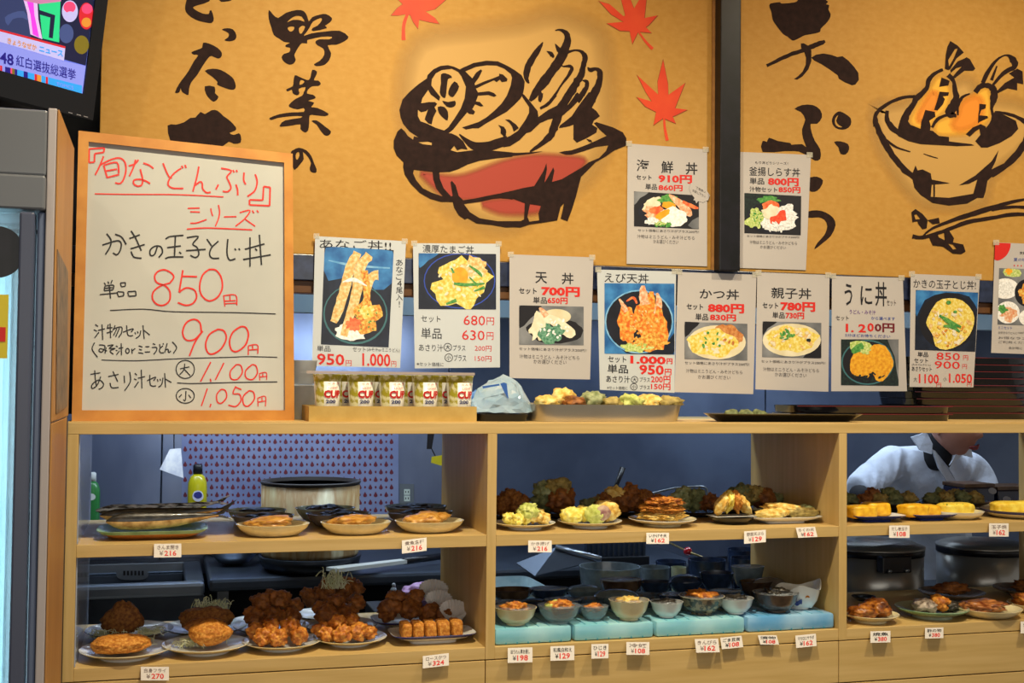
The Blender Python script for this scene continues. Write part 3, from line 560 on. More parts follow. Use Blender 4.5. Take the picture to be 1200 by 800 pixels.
o4 = poster('435,130 772,138 765,655 447,642', T2, LP, 'menu poster with orange shrimp tempura on blue, priced 1.000 and 950', [
    ('k', 'えび天丼', (467, 143, 655, 184)), ('k', 'セット', (482, 498, 560, 525), .01), ('r', '1.000', (577, 496, 728, 530), .04), ('r', '円', (732, 508, 757, 532), .03), ('k', '単品', (480, 533, 567, 570), .01), ('r', '950', (615, 534, 720, 577), .03), ('r', '円', (724, 552, 752, 580), .02),
    ('k', 'あさり汁', (474, 580, 575, 610), .01), ('k', 'プラス', (617, 588, 660, 608)), ('r', '200円', (665, 581, 748, 612), .02), ('k', '※セット価格に', (478, 625, 565, 640)), ('k', 'プラス', (617, 622, 660, 640)), ('r', '150円', (665, 614, 748, 641), .02)],
    [(('bluelit', '467,188 765,190 765,492 467,488'), [('p', 'night', '470,400 560,486 760,490 763,400 700,470 540,470'), ('e', 'sky', (614, 352, 146, 136)), ('e', 'plate', (614, 352, 140, 130)), ('e', 'ebi', (565, 360, 42, 78, -.15, .3)), ('r', 'shrimp', '530,255,8 545,280,18 560,310,22'), ('e', 'ebi', (650, 330, 55, 90, .1, .3)), ('r', 'shrimp', '630,198,14 632,230,34 640,280,40'), ('r', 'shrimp', '690,230,10 700,270,26 690,320,30'), ('e', 'ebi', (700, 380, 40, 90, -.2, .3)), ('r', 'salmon', '560,265,6 590,250,12 605,275,8'),
      ('e', 'kaki', (660, 440, 75, 34, 0, .4)), ('e', 'lime', (600, 465, 60, 18, 0, .5)), ('s', 'kaki', (640, 400, 85, 70, 30, 7)), ('s', 'tan', (640, 340, 70, 70, 16, 6))])], paper=m_paperb, off=.001)
for ch, cx, cy in (('大', 595, 599), ('小', 592, 629)): circled(wallsurf(LP-.001), T2, ch, cx, cy, 14, o4)
T0 = (0, 0, 1)
poster('794.5,318.5 886.6,321.8 882.7,461.6 790.4,459.3', T0, LP, 'menu poster with fried cutlet and egg in a bowl, priced 880 and 830', [
    ('k', 'かつ丼', (820, 338, 866, 350), .008), ('k', 'セット', (804.7, 355.6, 824, 362.5), .02), ('r', '880円', (829.6, 355, 872, 366), .045), ('k', '単品', (815, 367, 830, 375), .01), ('r', '830円', (832, 367.5, 862.6, 375.5), .035)]+L3((802.5, 423, 878, 426.5), (804, 432, 870, 436.5), (818, 439, 856, 443.5)),
    [(('steel', '802.2,376.8 875.8,379.3 875.8,422.2 802.2,420.5'), [('p', 'black', '803,377 820,378 812,386 803,395'), ('e', 'bowl', (840, 401, 34, 20)), ('e', 'cutlet', (855, 392, 17, 11, .5, .2)), ('e', 'egg', (836, 402, 29, 16, 0, .2)), ('s', 'cream', (836, 402, 25, 13, 18, 2)), ('s', 'green', (833, 398, 16, 10, 9, 2)), ('s', 'cutlet', (858, 394, 12, 10, 8, 2.5))])], off=0.0)
T3 = (820, 280, 3.635)
poster('245,143 553,153 548,650 237,640', T3, LP, 'menu poster with chicken and egg in an oval dish, priced 780 and 730', [
    ('k', '親子丼', (305, 205, 475, 252), .006), ('k', 'セット', (268, 270, 335, 295), .02), ('r', '780円', (344, 265, 492, 306), .045), ('k', '単品', (310, 310, 362, 337), .01), ('r', '730円', (366, 311, 445, 339), .035)]+L3((262, 514, 535, 526), (270, 545, 508, 562), (320, 568, 455, 585)),
    [(('steel', '268,350 518,357 518,508 266,502'), [('p', 'black', '270,352 330,353 290,380 269,410'), ('p', 'black', '517,430 517,506 440,505'), ('e', 'bowl', (392, 430, 124, 70)), ('e', 'egg', (390, 425, 105, 54, 0, .2)), ('s', 'tan', (390, 425, 90, 42, 22, 12)), ('s', 'cream', (390, 425, 90, 42, 16, 8)), ('s', 'green', (390, 410, 50, 28, 12, 8)), ('e', 'nori', (465, 430, 10, 8, 0, .4))])], off=.001)
poster('563,157 865,165 883,648 560,648', T3, LP, 'menu poster with a photo of orange sea urchin in a dark bowl, priced 1. 200', [
    ('k', 'う', (617, 190, 650, 283), .01), ('k', 'に', (685, 200, 735, 280), .01), ('k', '丼', (748, 182, 797, 286), .01), ('k', 'セット', (797, 258, 836, 284)), ('v', 'うどん・みそ汁', (638, 300, 750, 319), .006), ('k', 'セット', (580, 326, 635, 346), .01), ('b', 'から選べます', (730, 330, 832, 344), .004),
    ('r', '1. 2', (622, 360, 708, 396), .03), ('r', '0', (714, 357, 742, 394), .03), ('w', '0円', (745, 357, 830, 396), .03), ('b', '5分ほどお待ちください', (620, 402, 812, 416), .004)],
    [(('nori', '602,427 847,427 847,625 602,622'), [('p', 'steel', '800,428 846,428 846,600 830,500'), ('e', 'teal', (715, 525, 112, 96)), ('e', 'black', (715, 525, 106, 90)), ('p', 'lime', '640,440 700,435 735,455 700,490 655,490'), ('p', 'green', '645,470 690,440 700,480 660,492'), ('p', 'uni', '655,490 720,470 740,450 790,455 825,520 815,560 780,605 750,600 735,570 690,585 650,575 640,540'), ('s', 'uni', (720, 530, 70, 50, 20, 9)), ('e', 'lime', (707, 475, 22, 16, 0, .4)), ('s', 'nori', (720, 590, 90, 18, 16, 7))])])
T4 = (960, 280, 3.6375)
poster('390,148 685,160 657,632 385,630', T4, LP, 'menu poster with oyster and egg in a black bowl, priced 850 and 900', [
    ('k', 'かきの玉子とじ丼!', (402, 170, 668, 208)), ('k', '単品', (420, 480, 465, 502), .01), ('r', '850', (500, 483, 600, 514), .005), ('r', '円', (614, 495, 635, 516)), ('k', 'セット', (405, 507, 465, 527), .01), ('r', '900', (492, 519, 600, 551), .005), ('r', '円', (610, 533, 630, 553)), ('k', '(みそ汁orうどん)', (395, 530, 475, 540)), ('k', 'あさりセット', (395, 543, 480, 562), .01),
    ('g', '大', (402, 588, 418, 608)), ('r', '1100', (425, 574, 510, 614), .02), ('r', '円', (500, 612, 520, 630)), ('g', '小', (528, 588, 544, 606)), ('r', '1.050', (553, 572, 652, 612), .02), ('r', '円', (630, 610, 650, 628))],
    [(('night', '412,217 678,228 665,480 408,472'), [('p', 'bluelit', '414,219 676,230 674,300 640,245 540,228 450,260 416,330'), ('e', 'black', (548, 350, 122, 120)), ('p', 'egg', '460,340 500,270 550,252 610,262 655,310 660,360 640,410 600,450 540,472 495,455 485,410 460,370'), ('s', 'tan', (555, 365, 85, 85, 34, 11)), ('s', 'cream', (555, 365, 85, 85, 24, 9)), ('s', 'kaki', (555, 390, 70, 70, 14, 7)), ('r', 'green', '512,325,8 560,355,20 605,375,8'), ('r', 'green', '530,370,8 570,375,16 600,395,6'), ('e', 'green', (552, 270, 10, 8)), ('e', 'green', (580, 310, 8, 6))])])
o9 = poster('1166,284 1270,288 1266,417 1161.5,413.3', T0, YM-.004, 'white flyer with a red corner and bowl photos, rightmost on the wall', [
    ('k', '気軽', (1195, 294.5, 1203, 298)), ('b', '夏の味わい', (1188, 302, 1212, 306)), ('r', '……', (1188, 310, 1210, 312)), ('b', 'ミニセット', (1170, 382, 1186, 385.5)), ('g', 'お好きなうどんに', (1170, 388, 1192, 391)), ('g', '100円', (1193, 388.5, 1202, 391)), ('g', 'お得なランチ', (1170, 394, 1210, 397)), ('g', 'ご利用ください', (1170, 399, 1210, 402)), ('g', '会計時に', (1182, 406, 1198, 409))],
    [(('steel', '1171,314 1262,317 1262,383 1169,380'), [('p', 'lime', '1177,315 1195,316 1195,324 1178,323'), ('e', 'yolk', (1182, 318, 4, 3, 0, .4)), ('e', 'white', (1178, 338, 16, 12)), ('e', 'rice', (1178, 338, 11, 8, 0, .3)), ('e', 'black', (1203, 343, 14, 16)), ('e', 'kaki', (1204, 344, 9, 10, 0, .4)), ('e', 'white', (1181, 366, 14, 13)), ('e', 'shrimp', (1182, 368, 9, 7, 0, .4)), ('e', 'green', (1175, 362, 5, 5, 0, .4)), ('e', 'white', (1206, 372, 12, 10))])])
k = Ink(wallsurf(YM-.004), .0006); k.poly([[(1166.1, 284.3)]+[(1167+18.5*math.cos(a*math.pi/20)-1, 285+20.5*math.sin(a*math.pi/20)) for a in range(11)][:-1]+[(1165.4, 304)]]); k.build('red_corner', F['red'], o9)
T5 = (720, 160, 5)
U1 = poster('78,40 543,75 543,760 72,745', T5, YM-.003, 'menu poster taped left of the black pillar, raw seafood bowl, priced 910', [
    ('k', '海', (130, 133, 205, 202), .004), ('k', '鮮', (275, 142, 345, 214), .01), ('k', '丼', (418, 150, 487, 222), .01), ('k', 'セット', (128, 224, 218, 252), .02), ('r', '910円', (258, 220, 455, 270), .04), ('k', '単品', (182, 275, 250, 310), .01), ('r', '860円', (258, 280, 400, 316), .03)]+L3((138, 540, 495, 556), (133, 573, 470, 595), (228, 602, 375, 625)),
    [(('black', '115,320 495,345 495,542 115,525'), [('p', 'steel', '117,322 200,328 150,360 117,400'), ('e', 'plate', (305, 440, 165, 88)), ('p', 'steel', '430,520 493,470 493,540'), ('e', 'cream', (225, 395, 62, 34, -.6, .25)), ('e', 'green', (310, 365, 50, 24, 0, .4)), ('r', 'shrimp', '320,340,10 370,380,40 430,440,46 450,465,16'), ('r', 'salmon', '400,380,16 460,410,22 492,420,10'), ('e', 'yolk', (318, 402, 42, 20, .1, .2)), ('e', 'shrimp', (230, 455, 68, 36, .3, .4)), ('e', 'white', (350, 470, 74, 55, .2, .2)), ('e', 'salmon', (245, 435, 42, 28, 0, .4)), ('e', 'yolk', (285, 455, 45, 20, -.5, .2)), ('e', 'rice', (220, 495, 40, 22, 0, .4)), ('s', 'green', (290, 515, 55, 14, 22, 9)), ('s', 'lime', (290, 510, 55, 14, 12, 7))])])
k = Ink(wallsurf(YM-.003), .0012); k.poly([pts('470,262 500,262 525,285 540,315 560,345 550,372 520,385 490,378 480,392 474,375 462,372 470,360 450,335 440,305 445,275', T5)]); k.build('speech_sticker', m_paper, U1, 'white speech-bubble sticker')
text('丁度良い', wallsurf(YM-.003), *[720+478/5, 160+290/5, 720+535/5, 160+305/5], t_blk, U1, off=.0018, slope=.5); text('お試し下さい', wallsurf(YM-.003), *[720+458/5, 160+305/5, 720+535/5, 160+322/5], t_gry, U1, off=.0018, slope=.5)
poster('700,88 1152,107 1122,782 700,768', T5, YM-.003, 'menu poster right of the black pillar', [
    ('k', 'もり丼どりシリーズ！', (825, 143, 1017, 160)), ('k', '釜揚しらす丼', (790, 176, 1088, 228), .005), ('k', '単品', (793, 240, 878, 278), .01), ('r', '800円', (900, 238, 1080, 286), .04), ('k', '汁物セット', (792, 292, 955, 322), .01), ('r', '850円', (962, 292, 1090, 328), .035)]+L3((777, 575, 1085, 588), (793, 607, 1070, 628), (855, 637, 1005, 655)),
    [(('black', '762,330 1095,348 1092,578 762,565'), [('p', 'nori', '764,332 980,344 900,380 830,400 765,480'), ('e', 'green', (900, 370, 60, 24, 0, .5)), ('e', 'plate', (925, 475, 150, 96)), ('e', 'rice', (950, 490, 115, 72, 0, .2)), ('e', 'rice', (1015, 440, 48, 44, 0, .3)), ('e', 'lime', (825, 480, 48, 56, .3, .4)), ('s', 'green', (825, 480, 45, 50, 14, 8)), ('s', 'lime', (830, 480, 45, 50, 14, 8)), ('e', 'salmon', (918, 408, 52, 34, .1, .1)), ('e', 'cream', (920, 440, 56, 40, 0, .3)), ('p', 'roe', '915,470 950,462 970,435 1000,432 1005,470 1008,490 975,495 965,515 945,495 920,512 912,490'), ('s', 'rice', (960, 530, 90, 28, 30, 8))])])
# ================================================================ TV
a_, b_ = .82, .14; r_ = Vector((math.cos(a_), math.sin(a_), 0)); nn = Vector((math.sin(a_), -math.cos(a_), 0)); up = Vector((0, 0, 1))*math.cos(b_)+nn*math.sin(b_)
base = P(109, 141, Y=.12); nf = r_.cross(up).normalized(); nf = nf if nf.dot(CAM-base) > 0 else -nf
s_tv = Surf(base, r_, up); s_tv.n = nf
Wt, Ht = .80, .50
def tvp(a, b, c): return base - r_*a + up*b - nf*c     # from the lower right corner: leftwards, up, back
tv = empty('television', base-nf*.04+up*.0, 'black flat television tilted down above the drinks fridge, showing a news programme', 'television')
def tvbox(name, a0, a1, b0, b1, c0, c1, m, par):
    v = [tvp(a, b, c) for a in (a0, a1) for b in (b0, b1) for c in (c0, c1)]
    return mesh(name, v, [(0,1,3,2),(4,6,7,5),(0,4,5,1),(2,3,7,6),(0,2,6,4),(1,5,7,3)], m, par)
m_tv = mat('tv_gloss_black', '#0a0a0c', rough=.2, coat=.4)
sc_ = s_tv.pt(96.6, 110, -.004) - base; ra = -sc_.dot(r_); rb = sc_.dot(up)
for q in ((0, Wt, 0, rb, 0, .05), (0, Wt, Ht-ra*.8, Ht, 0, .05), (0, ra, rb, Ht-ra*.8, 0, .05), (Wt-ra, Wt, rb, Ht-ra*.8, 0, .05)): tvbox('bezel', *q, m_tv, tv)
tvbox('back_shell', .02, Wt-.02, .02, Ht-.02, .0502, .10, m_black, tv)
tvbox('mount_arm', .3, .5, .15, .35, .1002, .3, m_black, tv)
scr = tvbox('screen', ra, Wt-ra, rb, Ht-ra*.8, .004, .049, mat('screen_glow', '#5f6fd0', emit=.55, rough=.3), tv)
sS = Surf(base-nf*.004, r_, up); sS.n = nf
E = {k: mat('screen_'+k, c, emit=.6, rough=.3) for k, c in dict(suit='#2a3560', suit2='#39487c', pink='#d23ad8', pale='#c3a8e0', green='#23c080', dark='#141838', white='#a8a8e0', red='#b8202c', rose='#d84070', olive='#6a5f1c', cyan='#2a90e0', navy='#1c1478', lav='#7a84dc', skin='#b070a0', orange='#c08030').items()}
EK = list(E); TT = (0, 0, 5.336); i = Ink(sS, .0008)
def ep(k, q, c=0): i.poly([crom(pts(q, TT), 2, True) if c else pts(q, TT)], EK.index(k))
ep('dark', '-300,-60 588,-60 588,10 536,410 0,255 -300,180'); ep('green', '235,-60 380,-60 370,265 265,240'); ep('dark', '240,60 345,95 330,240 305,235 315,110 245,90')
ep('suit', '-300,-60 190,-60 175,60 195,235 0,190 -300,110'); ep('suit2', '30,110 80,80 150,70 180,130 140,110 80,120 50,160', 1)
ep('pale', '130,-60 230,-60 240,120 265,245 190,215 170,80'); ep('pink', '150,-60 205,-60 215,90 245,235 205,215 190,90'); ep('skin', '120,-60 400,-60 380,10 250,25 150,5')
for k, cx, cy, rx, ry in (('white', 437, 70, 50, 68), ('rose', 435, 45, 38, 36), ('white', 440, 95, 30, 24), ('red', 540, 100, 46, 84), ('rose', 545, 55, 34, 32), ('orange', 540, 140, 30, 30), ('suit2', 415, 210, 45, 60), ('olive', 510, 280, 46, 58)):
    i.ell(cx/TT[2], cy/TT[2], rx/TT[2], ry/TT[2], EK.index(k))
ep('red', '-300,105 0,183 410,290 408,303 0,196 -300,118'); ep('white', '-300,118 0,196 408,303 400,380 0,262 -300,185'); ep('lav', '-300,186 0,263 400,382 536,412 515,585 0,458 -300,380')
xx = 0
for k, w in (('red', 14), ('lav', 18), ('navy', 34), ('rose', 10), ('olive', 16), ('navy', 16), ('cyan', 40), ('navy', 26), ('cyan', 42), ('red', 16), ('orange', 26), ('cyan', 28), ('red', 14), ('cyan', 212)):
    y = lambda x: 458+x*.2476; ep(k, '%f,%f %f,%f %f,%f %f,%f' % (xx, y(xx)-50, xx+w, y(xx+w)-50, xx+w, y(xx+w)-1, xx, y(xx)-1)); xx += w
i.mb.build('broadcast_picture', list(E.values()), scr)
text('48', sS, 0, 60, 16, 73.5, E['navy'], scr, bold=.02, off=.002, slope=.25); text('紅白選抜総選挙', sS, 19, 64, 89, 77, E['navy'], scr, bold=.004, off=.002, slope=.25)
text('ニュース', sS, 46, 53.5, 74, 60.5, E['cyan'], scr, bold=.03, off=.002, slope=.22); text('きょうなぜか', sS, 9, 44, 43, 51, E['orange'], scr, bold=.02, off=.002, slope=.25); text('TOPICS', sS, 66, 96, 86, 100, E['lav'], scr, off=.002, slope=.25)
text('ー  ー ー', sS, 80, 131, 103, 132, mat('bezel_marks', '#8a8a90'), tv, off=.0052, slope=.25)
# ================================================================ FRIDGE
m_fr = mat('grey_enamel', '#62656b', '#6d7076', rough=.35, scale=3); m_cr = mat('cream_edge', '#b4abaa', rough=.5); m_fw = mat('tan_side_panel', '#a8743c', '#b98549', rough=.5, scale=10, stretch=(1, 1, .3))
FY = -.42
xw = P(66, 300, Y=FY).x; xg = P(52.5, 300, Y=FY).x; ztop = P(66, 127, Y=FY).z; x0f = xg-.72
fr = empty('drinks_fridge', (xg-.33, FY+.2, FLOOR), 'tall grey drinks fridge with a glass door at the left edge of the picture', 'fridge')
zh = P(50, 205, Y=FY-.01).z; zh2 = P(50, 247, Y=FY).z
box('cabinet_side', (xg, FY, FLOOR), (xw-.004, FY+.39, ztop), m_cr, fr, .002)
zj = P(66, 493, X=xw).z
box('wood_side_panel', (xw-.0035, FY, FLOOR), (xw, FY+.33, zj-.002), m_fw, fr, .001); box('wood_side_panel', (xw-.0035, FY, zj+.001), (xw, FY+.37, ztop-.002), m_fw, fr, .001)
box('dark_back_edge', (xw-.02, FY+.391, FLOOR), (xw-.004, FY+.41, ztop-.01), mat('dark_brown_edge', '#3a2c22', rough=.6), fr)
box('header', (x0f, FY, zh), (xg-.0005, FY+.39, ztop-.004), m_fr, fr, .004)
box('header_lip', (x0f, FY-.012, zh2), (xg-.0005, FY+.3, zh-.001), m_fr, fr, .004)
box('back', (x0f, FY+.36, FLOOR), (xg-.001, FY+.39, zh2-.001), m_fr, fr); box('left_side', (x0f, FY+.03, FLOOR), (x0f+.03, FY+.359, zh2-.001), m_fr, fr)
xd = P(20, 400, Y=FY).x
box('door_post', (P(38, 400, Y=FY).x+.003, FY+.004, FLOOR), (xg-.001, FY+.3, zh2-.001), mat('blue_grey_post', '#5c6884', '#66738e', rough=.35, scale=4, stretch=(6, 1, .5)), fr, .004)
dr = box('door_stile', (xd, FY-.012, FLOOR+.1), (P(38, 400, Y=FY).x, FY+.03, zh2-.004), mat('dark_grey_stile', '#4c5268', rough=.35), fr, .004)
box('rail', (x0f, FY-.012, FLOOR+.1), (xd-.001, FY+.03, FLOOR+.2), m_fr, dr)
box('pane', (x0f, FY, FLOOR+.2), (xd-.0005, FY+.006, zh2-.006), mat('door_glass', '#cfeaf0', rough=.05, trans=1., alpha=.5), dr)
box('lining', (x0f+.031, FY+.33, FLOOR+.1), (xg-.09, FY+.358, zh2-.002), mat('fridge_lining', '#b9dde6', rough=.4), fr)
lamp('fridge_lamp', 'AREA', (xg-.115, FY+.045, -.3), (xg-.35, FY+.33, -.3), 7, (.66, .9, 1), .03, 1.7)
for k in range(7):
    z = FLOOR+.25+k*.24
    mb = MB()
    for j in range(14): mb.tube([(x0f+.04+j*.035, FY+.05, z), (x0f+.04+j*.035, FY+.32, z)], .002, 5)
    mb.tube([(x0f+.032, FY+.05, z), (xg-.10, FY+.05, z)], .003, 5); o = mb.build('wire_shelf', mat('chrome_wire', '#b8c4cc', metal=.8, rough=.3), fr); o['kind'] = 'stuff'
pb = lambda u, v: P(u, v, X=xw+.0012)
q = [P(66.5, 292, X=xw), P(79, 318, X=xw), P(78, 476, X=xw), P(65, 485, X=xw)]
mesh('fly_poster', q+[v+Vector((.0015, 0, 0)) for v in q], [(4, 5, 6, 7), (3, 2, 1, 0), (0, 1, 5, 4), (1, 2, 6, 5), (2, 3, 7, 6), (3, 0, 4, 7)], mat('faded_brown_print', '#4a3524', '#8a6a48', scale=30, rough=.4), None)
fp = bpy.data.objects['fly_poster']; fp.name = 'photo_poster'; tag(fp, 'brown faded photo poster stuck on the wooden side of the fridge', 'poster'); origin_to(fp, q[0])
k = Ink(Surf((0, FY-.0, 0), (1, 0, 0), (0, 0, 1)), .001)
sd = P(2, 300, Y=FY-.002)
for lab, c, z, h in (('yellow drink sticker on the fridge door glass, below the round black one', '#d8c322', P(2, 430, Y=FY).z, P(2, 345, Y=FY).z-P(2, 430, Y=FY).z), ):
    o = box('door_sticker', (sd.x-.10, FY-.0015, z+h*.12), (P(9.5, 380, Y=FY).x, FY-.0002, z+h), mat('yellow_sticker', c, rough=.4)); tag(o, lab, 'sticker')
    box('red_mark', (sd.x-.10, FY-.0022, z+h*.35), (P(7, 380, Y=FY).x, FY-.0016, z+h*.55), t_red, o)
mb = MB(); c0 = P(-4, 295, Y=FY-.001); mb.lathe([(0, 0), (.045, 0), (.045, .0012), (0, .0012)], n=32)
o = mesh('door_sticker', [Vector((v.x, -v.z, v.y))+Vector((c0.x, FY-.0003, c0.z)) for v in mb.v], mb.f, m_black); tag(o, 'round black sticker at the top of the fridge door glass', 'sticker')
# ================================================================ DISPLAY CABINET
m_wood = mat('pale_maple', '#c3a262', '#d1b174', rough=.42, scale=9, stretch=(.5, 6, 9), bump=.06, bscale=30, lo=.3, hi=.7, detail=6)
m_woodv = mat('pale_maple_upright', '#c3a262', '#d1b174', rough=.42, scale=9, stretch=(9, 6, .5), bump=.06, bscale=30, lo=.3, hi=.7, detail=6)
W3 = 3*PB-CO
cab = empty('display_cabinet', (PB*1.5, DEP/2, FLOOR), 'long pale maple display cabinet with open bays of fried food and small dishes', 'cabinet')
box('top_board', (-CO, 0, ZR), (W3+CO, DEP, 0), m_wood, cab, .001)
box('top_ledge', (-CO, .004, .0002), (W3+CO, DEP, .0022), m_wood, cab)
for x in (-CO, PB-CO, 2*PB-CO, W3): box('divider' if 0 < x < W3 else 'side_panel', (x, 0, ZB2), (x+CO, DEP, ZR-.0003), m_woodv, cab, .0008)
for k in range(3):
    a, b = k*PB+.0003, (k+1)*PB-CO-.0003
    box('shelf', (a, .001, ZS2), (b, DEP, ZS1), m_wood, cab, .0008)
    box('base_board', (a, .001, ZB2), (b, DEP, ZB1), m_wood, cab, .0008)
zf = P(1100, 792, Y=0).z
for k in range(3):
    a = k*PB-CO+.001
    box('fascia_panel', (a, 0, zf), (a+PB-.002, .02, ZB2-.0025), m_wood, cab, .001)
    box('lower_panel', (a, 0, FLOOR+.06), (a+PB-.002, .02, zf-.003), m_wood, cab, .001)
box('carcass_back', (-CO, .03, FLOOR), (W3+CO, DEP, ZB2-.001), mat('dark_carcass', '#3a2c1e', rough=.7), cab)
box('acrylic_lining', (.0005, .012, ZS1+.001), (.0025, DEP-.003, ZR-.001), mat('blue_grey_acrylic', '#a4b0c8', rough=.22, coat=.5), cab)
box('acrylic_lining', (.0005, .012, ZB1+.001), (.0025, DEP-.003, ZS2-.001), MATS['blue_grey_acrylic'], cab)
# ================================================================ PRICE TAGS
m_tag = mat('tag_paper', '#d9d2cb', rough=.5); m_tagm = mat('tag_ink_faded', '#7d6d68', rough=.6)
def price_tag(q, name, price, where, label, faded=False, yen='¥', Yo=-.0025, tilt=0):
    """q: corner pixels TL TR BR BL; hangs on the front edge, its foot a little off the wood"""
    z = P(q[0][0], q[0][1], Y=-.002).z; h = .03
    s = Surf((0, -.0022, z), (1, 0, 0), (0, -.52, -1)); s.n = -s.n if s.n.y > 0 else s.n
    o = sheet('price_tag', s, q, m_tag, None, 0, .0006); origin_to(o, s.pt(*q[0])); tag(o, label, 'price tag', 'price tags on the cabinet')
    def bx(a0, b0, a1, b1):
        f = lambda a, b: ((q[0][0]*(1-a)+q[1][0]*a)*(1-b)+(q[3][0]*(1-a)+q[2][0]*a)*b, (q[0][1]*(1-a)+q[1][1]*a)*(1-b)+(q[3][1]*(1-a)+q[2][1]*a)*b)
        A, B = f(a0, b0), f(a1, b1); sl = (q[1][1]-q[0][1])/(q[1][0]-q[0][0])
        return A[0], A[1], B[0], B[1]-sl*(B[0]-A[0]), sl
    x0, y0, x1, y1, sl = bx(.12, .12, .9, .42); text(name, s, x0, y0, x1, y1, m_tagm if faded else t_blk, o, bold=.01, slope=sl)
    x0, y0, x1, y1, sl = bx(.2, .52, .34, .85); text(yen, s, x0, y0, x1, y1, m_tagm if faded else t_blk, o, slope=sl)
    x0, y0, x1, y1, sl = bx(.38, .5, .82, .88); text(price, s, x0, y0, x1, y1, t_red, o, bold=.02, slope=sl)
TG = lambda x0, y0, x1, y1, s=0., k=0.: [(x0, y0), (x1, y0+s*(x1-x0)), (x1+k, y1+s*(x1-x0)), (x0+k, y1)]
for q, nm, pr_, lab, fd in (
    (TG(180.5, 637, 212.5, 653, -.01), 'さんま開き', '216', 'price tag reading 216 on the shelf edge below the blackened grilled fish', 1),
    (TG(471, 633, 500, 648.5, -.12), '煮魚各種', '216', 'rough faded price tag on the shelf edge below the beige fish bowl beside the divider', 1),
    (TG(619, 633, 646.5, 647), 'かき揚げ', '216', 'price tag reading 216 below the second plate of yellow tempura', 1),
    (TG(757.5, 624, 784, 637), 'いかげそ天', '162', 'crisp price tag below the orange kakiage plate', 0),
    (TG(872, 622.5, 897.5, 637, -.08), '野菜天ぷら', '129', 'faded price tag below the black dish of stick tempura', 1),
    (TG(932.5, 618, 955, 630, -.05, 3), 'ちくわ天', '162', 'tilted price tag below the long white tempura plate', 1),
    (TG(1042, 615.5, 1066, 630), 'だし巻玉子', '108', 'price tag reading 108 below the yellow rolled omelettes', 1),
    (TG(1159, 613, 1182, 628.5), '玉子焼', '162', 'price tag at the right below the green flecked omelette', 1),
    (TG(165, 781, 198, 797), '白身フライ', '270', 'price tag reading 270 below the flat breaded cutlet', 1),
    (TG(495.5, 768.5, 526, 783, -.12), 'ロースかつ', '324', 'price tag below the sliced cutlet plate beside the divider', 1),
    (TG(595, 759, 624, 776.5, -.03), 'ほうれん草お浸し', '198', 'leftmost white price tag below the blue ice packs', 0),
    (TG(645, 757, 673, 774, -.03), '和風白和え', '129', 'second white price tag below the ice packs, reading 129', 0),
    (TG(693, 754.5, 713, 771.5, -.03), 'ひじき', '129', 'narrow white price tag third below the ice packs', 0),
    (TG(734, 752, 761, 767), '冷奴', '108', 'curled price tag reading 108 below the tall cream bowl', 1),
    (TG(814, 748.5, 841.5, 764.5, -.02, 2), 'きんぴら', '162', 'faded price tag below the dark patterned bowl', 1),
    (TG(844, 747, 869, 760.5, -.1, 2), 'ごま豆腐', '108', 'tilted price tag just right of the faded one below the ice packs', 0),
    (TG(888, 744, 910, 755, 0, 3), '漬物', '108', 'small slanted price tag with red print below the brown bowl', 0),
    (TG(932, 744.5, 956, 759, -.1, 1), 'マカロニサラダ', '162', 'rightmost price tag of the middle bay below the blue ice pack', 0),
    (TG(1020, 739.5, 1043.5, 753, -.03), '焼魚', '380', 'price tag below the browned fish plate in the right bay', 0),
    (TG(1084, 735.5, 1105.5, 748, -.03), '酢の物', '380', 'price tag below the green rimmed plate in the right bay', 0),
    (TG(1196, 728, 1222, 742, -.03), '煮物', '324', 'price tag cut off by the right edge of the picture', 0)):
    price_tag(q, nm, pr_, '', lab, fd)
# ================================================================ ON THE COUNTER TOP
ZT = .0022
m_card = mat('cardboard', '#bd9a50', '#c7a55c', rough=.7, scale=30)
xa_, xb_ = at(362, .02, 0).x, at(558.5, .02, 0).x
ct = empty('cardboard_tray', ((xa_+xb_)/2, .16, ZT), 'open cardboard tray full of cup noodles under a clear film lid', 'tray')
box('front_wall', (xa_, .02, ZT), (xb_, .023, ZT+.034), m_card, ct); box('back_wall', (xa_, .162, ZT), (xb_, .165, ZT+.034), m_card, ct)
box('end_wall', (xa_, .0232, ZT), (xa_+.003, .1618, ZT+.034), m_card, ct); box('end_wall', (xb_-.003, .0232, ZT), (xb_, .1618, ZT+.034), m_card, ct); box('bottom', (xa_+.0032, .0232, ZT), (xb_-.0032, .1618, ZT+.002), m_card, ct)
zl = P(450, 437, Y=.05).z
m_lid = mat('clear_film', '#dfe4e6', rough=.08, alpha=.35); ld = box('film_lid', (xa_-.004, .028, zl), (xb_-.006, .16, zl+.0015), m_lid, ct)
box('film_rim', (xa_-.006, .026, zl-.003), (xb_-.004, .0278, zl+.003), mat('film_rim', '#b9a79c', rough=.3, alpha=.8), ct)
m_cw = mat('cup_white', '#e3dfcf', '#f2eee2', rough=.35, scale=60); m_cy = mat('cup_olive', '#b5aa30', '#ece6b4', rough=.35, scale=75, lo=.46, hi=.58, detail=2); m_cr2 = mat('cup_red', '#d22018', rough=.4); m_cn = mat('cup_navy', '#1c2a6a', rough=.4); m_cb = mat('cup_brown', '#5a3a22', rough=.5)
def cyl_text(body, c, r0, r1, zc, h, a0, w, m, parent, bold=.03):
    uv, fs = textmesh(body, bold); vs = []
    for u, v in uv:
        z = zc+(v-.5)*h; t = (z-c[2])/.1; r = r0+(r1-r0)*t+.0007; a = a0+(u-.5)*w/r0
        vs.append((c[0]+r*math.sin(a), c[1]-r*math.cos(a), z))
    return mesh('lettering', vs, fs, m, parent)
cups = [(383, .062), (422.5, .062), (459, .062), (498, .062), (538, .062), (404, .125), (442, .125), (480, .125), (520, .125)]
